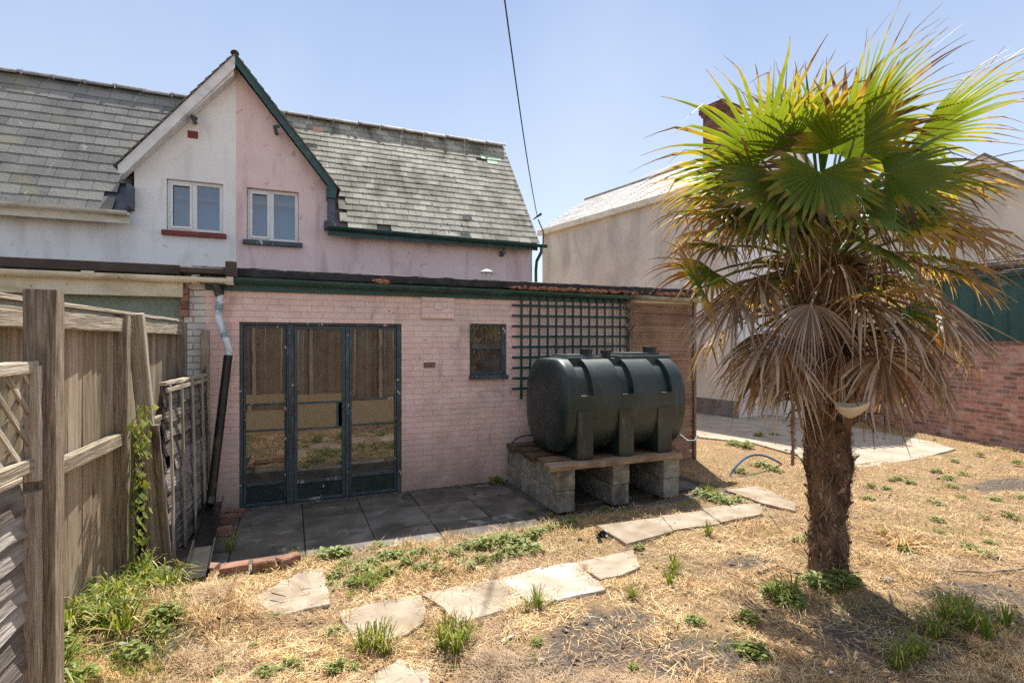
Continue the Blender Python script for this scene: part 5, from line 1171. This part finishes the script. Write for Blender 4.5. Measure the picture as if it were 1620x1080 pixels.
# ---------------------------------------------------------------- ground cover
def inside(poly, x, y):
    c = False; n = len(poly); j = n - 1
    for i in range(n):
        xi, yi, xj, yj = poly[i][0], poly[i][1], poly[j][0], poly[j][1]
        if (yi > y) != (yj > y) and x < (xj - xi) * (y - yi) / (yj - yi) + xi: c = not c
        j = i
    return c
polys = [[(at_z(*q, .060).x, at_z(*q, .060).y) for q in px] for px in SLABS.values()]
polys_in = []
for p in polys:
    cx = sum(q[0] for q in p) / len(p); cy = sum(q[1] for q in p) / len(p); polys_in.append([(cx + (q[0] - cx) * .84, cy + (q[1] - cy) * .84) for q in p])
pathpoly = [(at_z(*q, .045).x, at_z(*q, .045).y) for q in [(1040, 648), (1090, 640), (1180, 655), (1290, 668), (1390, 684), (1470, 700), (1512, 712), (1452, 728), (1370, 741), (1290, 746), (1262, 722), (1190, 702), (1097, 692), (1030, 690)]]
def on_lawn(u, v):
    e = 4.68 + .05 * math.sin(3 * u) + (.0 if u < 2.3 else (u - 2.3) * .16)
    if u < 4.45 and v > e - .10: return False
    if v > 5.9 and u < 5.5: return False
    for p, ps in zip(polys, polys_in):
        if inside(p, u, v): return random.random() < (.03 if inside(ps, u, v) else .75 * (fbm(u, v, 7) > -.02))
    return not inside(pathpoly, u, v) or random.random() < .06
def visible(u, v):
    Z = u * AX.x + v * AX.y; X = u * RT.x + v * RT.y
    return Z > 1.5 and abs(X / Z) < 1.03 and EYE / Z < .72
def blades(N, gen):
    """gen -> (x,y,z, dirx,diry, length, lift, width, droop)"""
    V = []; Fc = []; Rn = []; TT = []; k = 0
    for _ in range(N):
        g = gen()
        if g is None: continue
        x, y, z, dx, dy, ln, up, w_, dr = g; nx, ny = -dy, dx; r_ = random.random()
        m_ = (x + dx * ln * .5, y + dy * ln * .5, z + up * .6); e = (x + dx * ln, y + dy * ln, z + up - dr)
        V += [(x - nx * w_, y - ny * w_, z), (x + nx * w_, y + ny * w_, z), (m_[0] + nx * w_ * .8, m_[1] + ny * w_ * .8, m_[2]), (m_[0] - nx * w_ * .8, m_[1] - ny * w_ * .8, m_[2]), e]
        Fc += [(k, k + 1, k + 2, k + 3), (k + 3, k + 2, k + 4)]; Rn += [r_] * 5; TT += [0, 0, .5, .5, 1]; k += 5
    mb = MB(); mb.v = V; mb.f = Fc; mb.r = Rn; mb.t = TT; mb.tc = V; mb.m = [0] * len(Fc); return mb
def samp():
    while True:
        Z = 1.0 / random.uniform(1 / 11.0, 1 / 2.0) if random.random() < .8 else random.uniform(2, 10); X = random.uniform(-1, 1) * Z
        q = AX * Z + RT * X; u, v = q.x, q.y
        if u < fx(v) + .05 or v > 9: continue
        return u, v, Z
def g_straw():
    u, v, Z = samp()
    if not on_lawn(u, v): return None
    b = bareness(u, v) / .55; dens = .42 + .9 * fbm(u, v, 1.7) + .8 * fbm(u + 3, v, 6)
    if b > .5 and random.random() < .80: return None
    if random.random() > dens + .35: return None
    a = 5 * fbm(u, v, 1.6) + random.gauss(0, .75) + (3.14 if random.random() < .5 else 0); ln = random.uniform(.015, .07) * (1 if random.random() < .90 else 2.6); mo = math.exp(-(((u - MOUND.x) / .45) ** 2 + ((v - MOUND.y) / .35) ** 2))
    f6 = max(0, fbm(u + 3, v, 6)); z = base_h(u, v) + random.uniform(0, .012 + .05 * mo * random.random() + .06 * f6)
    if any(inside(p, u, v) for p in polys): z = .064 + random.uniform(0, .006)
    elif inside(pathpoly, u, v): z = .05
    return u, v, z, math.cos(a), math.sin(a), ln, random.uniform(-.004, .020 + .03 * mo + .07 * f6), random.uniform(.0005, .0012) * (1 + .14 * Z), random.uniform(0, .01)
struct(tag(blades(300000, g_straw).build('dry_straw', 'straw'), 'dry golden straw lying over the whole lawn', 'straw'), 'stuff')
def g_grass():
    u, v, Z = samp()
    if not on_lawn(u, v): return None
    n = .06 + fbm(u + 7, v, 1.6) * .8 + .75 * (abs(v - 4.40) < .32 and u < 3) + .8 * (u < -.55) * (v < 5) + .25 * (v > 4.6) * (u > 3.2)
    p = at_z(1480, 1000); n += .6 * math.exp(-((u - p.x) ** 2 + (v - p.y) ** 2) / .25)
    if random.random() > (n - .08) * 1.3: return None
    a = random.uniform(0, 6.283); h = random.uniform(.015, .05) * (2.0 if u < -.6 else 1)
    return u, v, base_h(u, v), math.cos(a), math.sin(a), h * .7, h, random.uniform(.0011, .0022) * (1 + .1 * Z), 0
struct(tag(blades(60000, g_grass).build('short_grass', 'grass'), 'patchy short green grass between the straw', 'grass'), 'stuff')
# litter and clods
mb = MB()
for i in range(2600):
    u, v, Z = samp()
    if v > 6.15 and u < 5.5: continue
    r_ = random.uniform(.003, .011) * (1.8 if random.random() < .05 else 1); sl = next((True for p in polys if inside(p, u, v)), False)
    if sl and (random.random() < .8 or r_ > .006): continue
    pz = .066 if sl else (.0 if (v > 4.7 and u < 4.4) else base_h(u, v)); pz = max(pz, .045) if inside(pathpoly, u, v) else pz
    mb.obox((u, v, pz + r_ * .3), (r_, r_ * random.uniform(.5, 1), r_ * .6), None, r_ * .3, None, None, r_ * .3)
for i in range(700):
    u = random.uniform(1.25, 4.3) if i % 4 else random.uniform(-.7, 1.2); v = 6.19 - abs(random.gauss(0, .045)) - (.04 if u < 1.25 else 0); r_ = random.uniform(.003, .012)
    mb.obox((u, v, r_ * .4), (r_, r_ * random.uniform(.5, 1), r_ * .6), None, r_ * .3, None, None, r_ * .3)
struct(tag(mb.build('soil_crumbs', 'dark_plank'), 'small crumbs of earth and debris over the lawn and patio', 'debris'), 'stuff')

# weeds: leafy rosettes as countable things
def weed_mesh(mb, c, rad, h, n, ls=1.0):
    for i in range(n):
        a = random.uniform(0, 6.283); rr = rad * math.sqrt(random.random()) ; hh = h * (1 - (rr / rad) ** 2 * .6) * random.uniform(.35, 1.0)
        p = c + Vector((math.cos(a) * rr, math.sin(a) * rr, hh)); s = random.uniform(.011, .024) * ls; b = random.uniform(0, 6.283)
        d = Vector((math.cos(b), math.sin(b), random.uniform(-.4, .5))).normalized(); sd_ = d.cross(UP).normalized(); n_ = sd_.cross(d)
        mb.add([p, p + d * s * .7 + sd_ * s * .75 + n_ * s * .15, p + d * s * 1.5 + sd_ * s * .55, p + d * s * 2.0, p + d * s * 1.5 - sd_ * s * .55, p + d * s * .7 - sd_ * s * .75 + n_ * s * .15, p + d * s - n_ * s * .15],
               [(0, 1, 6), (1, 2, 6), (2, 3, 6), (3, 4, 6), (4, 5, 6), (5, 0, 6)], None, None, [.3, .5, .6, .8, .6, .5, .2])
        if i % 3 == 0: mb.tube([c + Vector((math.cos(a) * rr * .2, math.sin(a) * rr * .2, 0)), p], [.0025, .0015], 4, False, None, None, [.5, .5])
def tuft_mesh(mb, c, rad, h, n):
    for i in range(n):
        a = random.uniform(0, 6.283); e = Vector((math.cos(a), math.sin(a), 0)); tg = Vector((-e.y, e.x, 0)); b = c + e * random.uniform(0, rad * .35); hh = h * random.uniform(.5, 1.1); w_ = random.uniform(.0018, .0035); k = random.uniform(.3, 1.0)
        P = [b, b + e * rad * .35 * k + UP * hh * .6, b + e * rad * .8 * k + UP * hh * .95, b + e * rad * 1.3 * k + UP * hh * random.uniform(.6, 1.0)]; vs = []
        for q, ww in zip(P, (1, 1, .7, .1)): vs += [q - tg * w_ * ww, q + tg * w_ * ww]
        mb.add(vs, [(0, 1, 3, 2), (2, 3, 5, 4), (4, 5, 7, 6)], None, None, [0, 0, .3, .3, .6, .6, 1, 1])
protoW = []; protoT = []
for k in range(4):
    mb = MB(); weed_mesh(mb, Vector((0, 0, 0)), .085, .085, [70, 90, 60, 80][k], [1, .8, 1.2, .9][k]); protoW.append(mb)
    mb = MB(); tuft_mesh(mb, Vector((0, 0, 0)), .09, .13, [50, 60, 45, 55][k]); protoT.append(mb)
meshW = {}
def place(kind, x, y, s, lab, grp, zz=None):
    k = random.randrange(4); key = (kind, k); p = at_z(x, y, .04); p.z = base_h(p.x, p.y) - .004 if zz is None else zz
    nm = 'weed' if kind == 'w' else 'grass_tuft'
    if key not in meshW:
        o = (protoW if kind == 'w' else protoT)[k].build(nm, 'weed' if kind == 'w' else 'grass'); meshW[key] = o
    else: o = meshW[key].copy(); COL.objects.link(o)
    o.location = p; o.scale = (s, s, s * random.uniform(.8, 1.15)); o.rotation_euler = (0, 0, random.uniform(0, 6.28)); tag(o, lab, 'weed' if kind == 'w' else 'grass tuft', grp)
L1 = 'low leafy green weed growing along the edge of the shaded patio'; G1 = 'weeds along the patio edge'
for (x, y, s) in [(505, 874, .8), (524, 880, 1.3), (545, 876, 1.0), (598, 862, .8), (612, 882, 1.1), (628, 880, .9), (650, 884, 1.0), (668, 876, .8), (700, 872, .8), (722, 878, .9), (742, 868, 1.2), (762, 866, 1.2), (782, 866, 1.3), (800, 858, 1.2), (822, 862, 1.2), (838, 852, 1.0), (852, 846, .9), (868, 838, .8), (884, 834, .8), (905, 828, .7), (842, 872, 1.1), (812, 878, 1.2), (786, 884, .8), (760, 888, .9), (745, 900, .9), (722, 893, .7), (695, 905, .8), (668, 900, .8), (640, 896, .8), (588, 892, .9), (570, 906, 1.1), (590, 918, 1.2), (560, 926, 1.0), (612, 908, 1.0), (530, 912, .9), (520, 930, .8), (548, 896, .9)]:
    place('w', x, y, s * .88, L1, G1)
for (x, y, s) in [(465, 876, .9), (480, 868, .7), (655, 905, .6), (690, 890, .7), (735, 890, .6), (775, 900, .6), (630, 920, .6), (845, 880, .6), (555, 945, .7), (570, 925, 1.2), (590, 930, 1.1), (605, 912, .8), (540, 905, .7)]: place('t', x, y, s * .8, 'yellow green grass tuft in the strip beside the patio edge weeds', 'grass tufts by the patio')
L2 = 'small green weed scattered in the straw in the open lawn'; G2 = 'weeds scattered in the lawn'
for (x, y, s) in [(60, 1065, 1), (530, 1005, .8), (460, 1055, .8), (420, 1070, .9), (535, 1060, .8), (1010, 868, .7), (1005, 900, .5), (1185, 985, 1.0), (1100, 985, .9), (1195, 1040, 1.1), (1185, 1030, .8), (1290, 640, .1), (1395, 650, .1), (1550, 720, .9), (1480, 748, 1.0), (1500, 760, 1.0), (1525, 752, .9), (1610, 735, 1.0), (1420, 760, .8), (1410, 762, .7), (1560, 880, .9), (1540, 872, .8), (1262, 860, .8), (1490, 845, .6), (1600, 820, 1), (1555, 820, .8), (1620, 790, 1), (1270, 855, .7), (1400, 850, 1.0), (1430, 872, .8), (1330, 700, .1)]:
    if s > .2: place('w', x, y, s * .8, L2, G2)
for i in range(20): place('w', random.uniform(1350, 1615), random.uniform(722, 880), random.uniform(.35, .75), L2, G2)
for i in range(16): place('w', random.uniform(330, 1260), random.uniform(955, 1075), random.uniform(.22, .5), L2, G2)
L3 = 'bright green leafy weed beside the slabs in front of the tank\'s right side'; G3 = 'weeds between tank and blue hose'
for (x, y, s) in [(1120, 790, 1.1), (1142, 796, 1.2), (1165, 794, 1.0), (1105, 782, .9), (1150, 800, 1.0), (1160, 702, 1.5), (1180, 706, 1.5), (1200, 690, 1.2), (1225, 688, 1.0), (1205, 735, 1.3), (1225, 742, 1.2), (1170, 745, 1.0), (960, 803, .7)]: place('w', x, y, s, L3, G3)
L4 = 'leafy green weed in the palm\'s shade near its trunk foot'; G4 = 'weeds at the foot of the palm'
for (x, y, s) in [(1300, 930, 1.3), (1325, 928, 1.3), (1345, 922, 1.0), (1285, 922, .9), (1235, 945, 1.3), (1250, 960, 1.0), (1222, 938, .8)]: place('w', x, y, s, L4, G4)
for (x, y, s) in [(1235, 950, 1.2), (1255, 945, 1.0)]: place('t', x, y, s, 'dark green grass tuft left of the palm trunk foot', 'grass tufts by the palm')
L5 = 'spiky green grass tuft standing in straw near the slabs'; G5 = 'grass tufts in the near lawn'
for (x, y, s) in [(575, 1035, 1.2), (595, 1030, 1.3), (608, 1035, 1.1), (700, 1025, 1.2), (722, 1030, 1.3), (735, 1015, .9), (850, 960, .9), (835, 965, .7), (1065, 905, 1.0), (1060, 925, .8), (1000, 945, .8), (1120, 848, .9)]: place('t', x, y, s, L5, G5)
for (x, y, s) in [(1500, 985, 1.4), (1530, 1000, 1.4), (1480, 1010, 1.3), (1560, 1015, 1.3), (1450, 1045, 1.2), (1420, 1060, 1.3), (1590, 990, 1.1), (1520, 970, 1.1)]: place('t', x, y, s, 'green grass tuft in the palm\'s shade, lower right', 'grass tufts in the palm shade')
for (x, y, s) in [(840, 806, .7), (870, 812, .7), (905, 818, .8), (985, 808, .9), (1000, 812, .8), (1050, 806, .8), (1080, 800, .9), (1100, 795, 1.0), (1120, 775, 1.1), (1130, 782, 1.1)]: place('t', x, y, s * .8, 'bright green grass tuft along the shadow edge in front of the concrete blocks', 'grass tufts before the blocks', .0)
place('w', 785, 762, .9, 'small weed growing at the pink wall foot left of the blocks', None, .0) if False else None
mb = MB(); weed_mesh(mb, Vector((0, 0, 0)), .10, .10, 70); o = mb.build('weed', 'weed'); o.location = at_z(785, 764, 0); tag(o, 'small weed at the foot of the pink wall, just left of the block pier', 'weed')
L6 = 'leafy weed in the overgrown strip at the foot of the board fence'; G6 = 'weeds along the board fence'
for i in range(44):
    v = random.uniform(2.4, 4.5); u = fx(v) + .08 + abs(random.gauss(0, .17));
    if v > 4.2: u = min(u, -.95)
    q = Vector((u, v, 0)); Z = q.dot(AX); x = 810 + F * q.dot(RT) / Z; y = 540 + F * EYE / Z
    k = random.randrange(4)
    if ('w', k) in meshW:
        o = meshW[('w', k)].copy(); COL.objects.link(o); o.location = (u, v, base_h(u, v)); s = random.uniform(.6, 1.1); o.scale = (s, s, s * 1.3); o.rotation_euler = (0, 0, random.uniform(0, 6)); tag(o, L6, 'weed', G6)
for i in range(11):
    v = random.uniform(2.8, 4.5); u = fx(v) + .10 + abs(random.gauss(0, .14)); o = meshW.get(('t', i % 4))
    if o: o = o.copy(); COL.objects.link(o); o.location = (u, v, base_h(u, v)); s = random.uniform(1.3, 2.3); o.scale = (s, s, s * .8); o.rotation_euler = (0, 0, random.uniform(0, 6)); tag(o, 'long arching grass tuft at the foot of the board fence', 'grass tuft', 'tall grass along the board fence')
mb = MB(); tuft_mesh(mb, Vector((0, 0, 0)), .16, .24, 45); o = mb.build('grass_tuft', 'grass'); o.location = at_z(362, 872, 0.0); o.scale = (.8, .8, .8); tag(o, 'long green grass tuft right of the open gutter', 'grass tuft')
# ivy climbing behind the leaning post
mb = MB(); b0 = Vector((fx(4.4) + .10, 4.36, 0))
for i in range(330):
    z = random.uniform(.0, 1.28); c = b0 + Vector((.03 + .07 * random.random(), random.gauss(0, .06 + .05 * (z > .95)), z)); s = random.uniform(.016, .042)
    if random.random() < .45 * (z < .95): continue
    c = c; b = random.uniform(0, 6.283)
    d = Vector((.5, math.cos(b), math.sin(b))).normalized(); sd_ = d.cross(Vector((1, 0, .3))).normalized()
    mb.add([c, c + d * s * .6 + sd_ * s * .8, c + d * s * 1.8, c + d * s * .6 - sd_ * s * .8], [(0, 1, 2, 3)], None, None, [.2, .5, .8, .5])
for k in range(4): mb.tube([b0 + Vector((.03, random.gauss(0, .04), z_ * .16)) for z_ in range(8)], .004, 4, False, None, None, [.2] * 8)
tag(move_origin(mb.build('climbing_vine', 'weed'), b0), 'green leafy climber on the board fence behind the leaning post', 'vine')

# small things on the ground
mb = MB(); pts = [at_d(1155 + 80 * s, 750 - 72 * math.sin(math.pi * min(s * 1.0, 1) ** .8 * .72) * 1.0 + 33 * 0, 7.0 - s * 0) for s in np.linspace(0, 1, 18)]
a = at_z(1155, 752, .03); b = at_z(1236, 733, .03); pts = [a.lerp(b, s) + UP * (.20 * math.sin(math.pi * s ** .8)) for s in np.linspace(0, 1, 18)]
mb.tube(pts, .014, 8); tag(move_origin(mb.build('hose', 'hose'), a), 'short blue hose arching out of the ground near the path', 'hose')
mb = MB(); c = at_z(948, 850, .04)
for i in range(14):
    q = c + Vector((random.gauss(0, .025), random.gauss(0, .02), random.uniform(0, .05))); e1 = Vector((random.gauss(0, .05), random.gauss(0, .05), random.gauss(0, .04))); e2 = Vector((random.gauss(0, .04), random.gauss(0, .04), random.gauss(0, .04)))
    mb.add([q, q + e1, q + e1 + e2, q + e2, q + (e1 + e2) * .5 + UP * .02], [(0, 1, 4), (1, 2, 4), (2, 3, 4), (3, 0, 4)])
tag(move_origin(mb.build('plastic_scrap', 'black_plastic'), c), 'crumpled black plastic scrap at the corner of the raised slab', 'rubbish')
def stick(px, r_, lab, m_='twig', z=.06, nm='stick'):
    P = [at_z(x, y, z) for x, y in px]; mb = MB(); Q = []
    for i in range(len(P) - 1):
        for k in range(4): Q.append(P[i].lerp(P[i + 1], k / 4) + UP * random.uniform(0, .006))
    Q.append(P[-1]); mb.tube(Q, [r_ * (1 - .5 * i / len(Q)) for i in range(len(Q))], 6); tag(move_origin(mb.build(nm, m_), P[0]), lab, 'stick')
stick([(1620, 900), (1560, 905), (1508, 903)], .010, 'long pale stick lying in straw at the right edge of the photo')
stick([(1200, 905), (1230, 895), (1270, 907)], .012, 'short bent stick left of the palm trunk foot')
stick([(1150, 905), (1215, 930), (1290, 925)], .006, 'thin long twig in front of the palm trunk')
stick([(430, 938), (452, 943)], .006, 'short dark twig on the square slab', z=.1)
stick([(476, 933), (492, 930)], .004, 'tiny twig on the square slab near its right edge', z=.1)
stick([(1210, 800), (1236, 838)], .006, 'thin twig beside the triangular concrete piece')
stick([(690, 915), (712, 930)], .006, 'pale twig above the paving slab left of the whitened one')
mb = MB(); a = at_z(793, 1015, .06); b = at_z(815, 1003, .06); mb.beam(a, b, .022, .012, bev=.002); tag(move_origin(mb.build('wood_offcut', 'fence_rail'), a), 'small grey wood offcut in the near lawn', 'wood offcut')
for (x, y, s, l) in [(1405, 918, .045, 'grey stone in the palm\'s shade just right of the trunk'), (856, 1044, .022, 'small dark stone on the bare earth patch'), (1315, 1063, .012, 'tiny white pebble near the bottom edge')]:
    c = at_z(x, y, .05); mb = MB(); vs = []; 
    for i in range(7):
        for j in range(10):
            ph_ = math.pi * i / 6; a = 2 * math.pi * j / 10; n_ = Vector((math.sin(ph_) * math.cos(a), math.sin(ph_) * math.sin(a) * .7, math.cos(ph_) * .6)); vs.append(c + n_ * s * (1 + .25 * mnoise.noise(n_ * 2 + c)))
    mb.add(vs, [(i * 10 + j, (i + 1) * 10 + j, (i + 1) * 10 + (j + 1) % 10, i * 10 + (j + 1) % 10) for i in range(6) for j in range(10)]); tag(move_origin(mb.build('stone', 'upvc' if s < .015 else 'block'), c), l, 'stone')
# heap of spiky dead stems right of the trunk
mb = MB(); c = at_z(1425, 862, .04)
for i in range(110):
    a = random.uniform(0, 6.283); l = random.uniform(.08, .32); e = Vector((math.cos(a), math.sin(a), 0)); b = c + e * random.uniform(0, .06)
    mb.tube([b, b + e * l * .5 + UP * random.uniform(.02, .10), b + e * l + UP * random.uniform(0, .08)], [.004, .003, .001], 4, False)
tag(move_origin(mb.build('dead_tussock', 'straw'), c), 'spiky tussock of dead stalks in the lawn right of the palm trunk', 'dead plant')

# every weed and tuft gets a label of its own, counted along its group
ORD = ['first','second','third','fourth','fifth','sixth','seventh','eighth','ninth','tenth','eleventh','twelfth','thirteenth','fourteenth','fifteenth','sixteenth','seventeenth','eighteenth','nineteenth','twentieth']
TENS = {2: ('twenty', 'twentieth'), 3: ('thirty', 'thirtieth'), 4: ('forty', 'fortieth'), 5: ('fifty', 'fiftieth'), 6: ('sixty', 'sixtieth'), 7: ('seventy', 'seventieth')}
def ordn(i):
    i += 1
    if i <= 20: return ORD[i - 1]
    t_, u_ = divmod(i, 10); return TENS[t_][0] + '-' + ORD[u_ - 1] if u_ else TENS[t_][1]
def sx(o): q = o.location; Z_ = q.x * AX.x + q.y * AX.y; return (q.x * RT.x + q.y * RT.y) / Z_
def sz(o): q = o.location; return q.x * AX.x + q.y * AX.y
WH = {G1: ('leafy weed', 'left', 'in the row along the shaded patio edge'), 'grass tufts by the patio': ('yellowish grass tuft', 'left', 'beside the weeds at the patio edge'),
      G2: ('small weed', 'left', 'scattered over the open dry lawn'), G3: ('bright leafy weed', 'left', 'between the oil tank and blue hose'), G4: ('dark leafy weed', 'left', 'at the shaded palm foot'),
      'grass tufts by the palm': ('dark grass tuft', 'left', 'left of the palm foot'), G5: ('spiky grass tuft', 'left', 'in straw near the stepping slabs'), 'grass tufts in the palm shade': ('green grass tuft', 'left', 'in the palm shade lower right'),
      'grass tufts before the blocks': ('low bright tuft', 'left', 'along the shadow edge before the concrete blocks'), G6: ('leafy weed', 'near', 'at the board fence foot'), 'tall grass along the board fence': ('long arching grass tuft', 'near', 'at the board fence foot')}
for g_, (a_, how, c_) in WH.items():
    L_ = [o for o in sc.objects if o.get('group') == g_]
    L_.sort(key=sx if how == 'left' else sz)
    for i, o in enumerate(L_): o['label'] = f"{ordn(i)} {a_} {'from the left' if how == 'left' else 'from the camera'} {c_}"
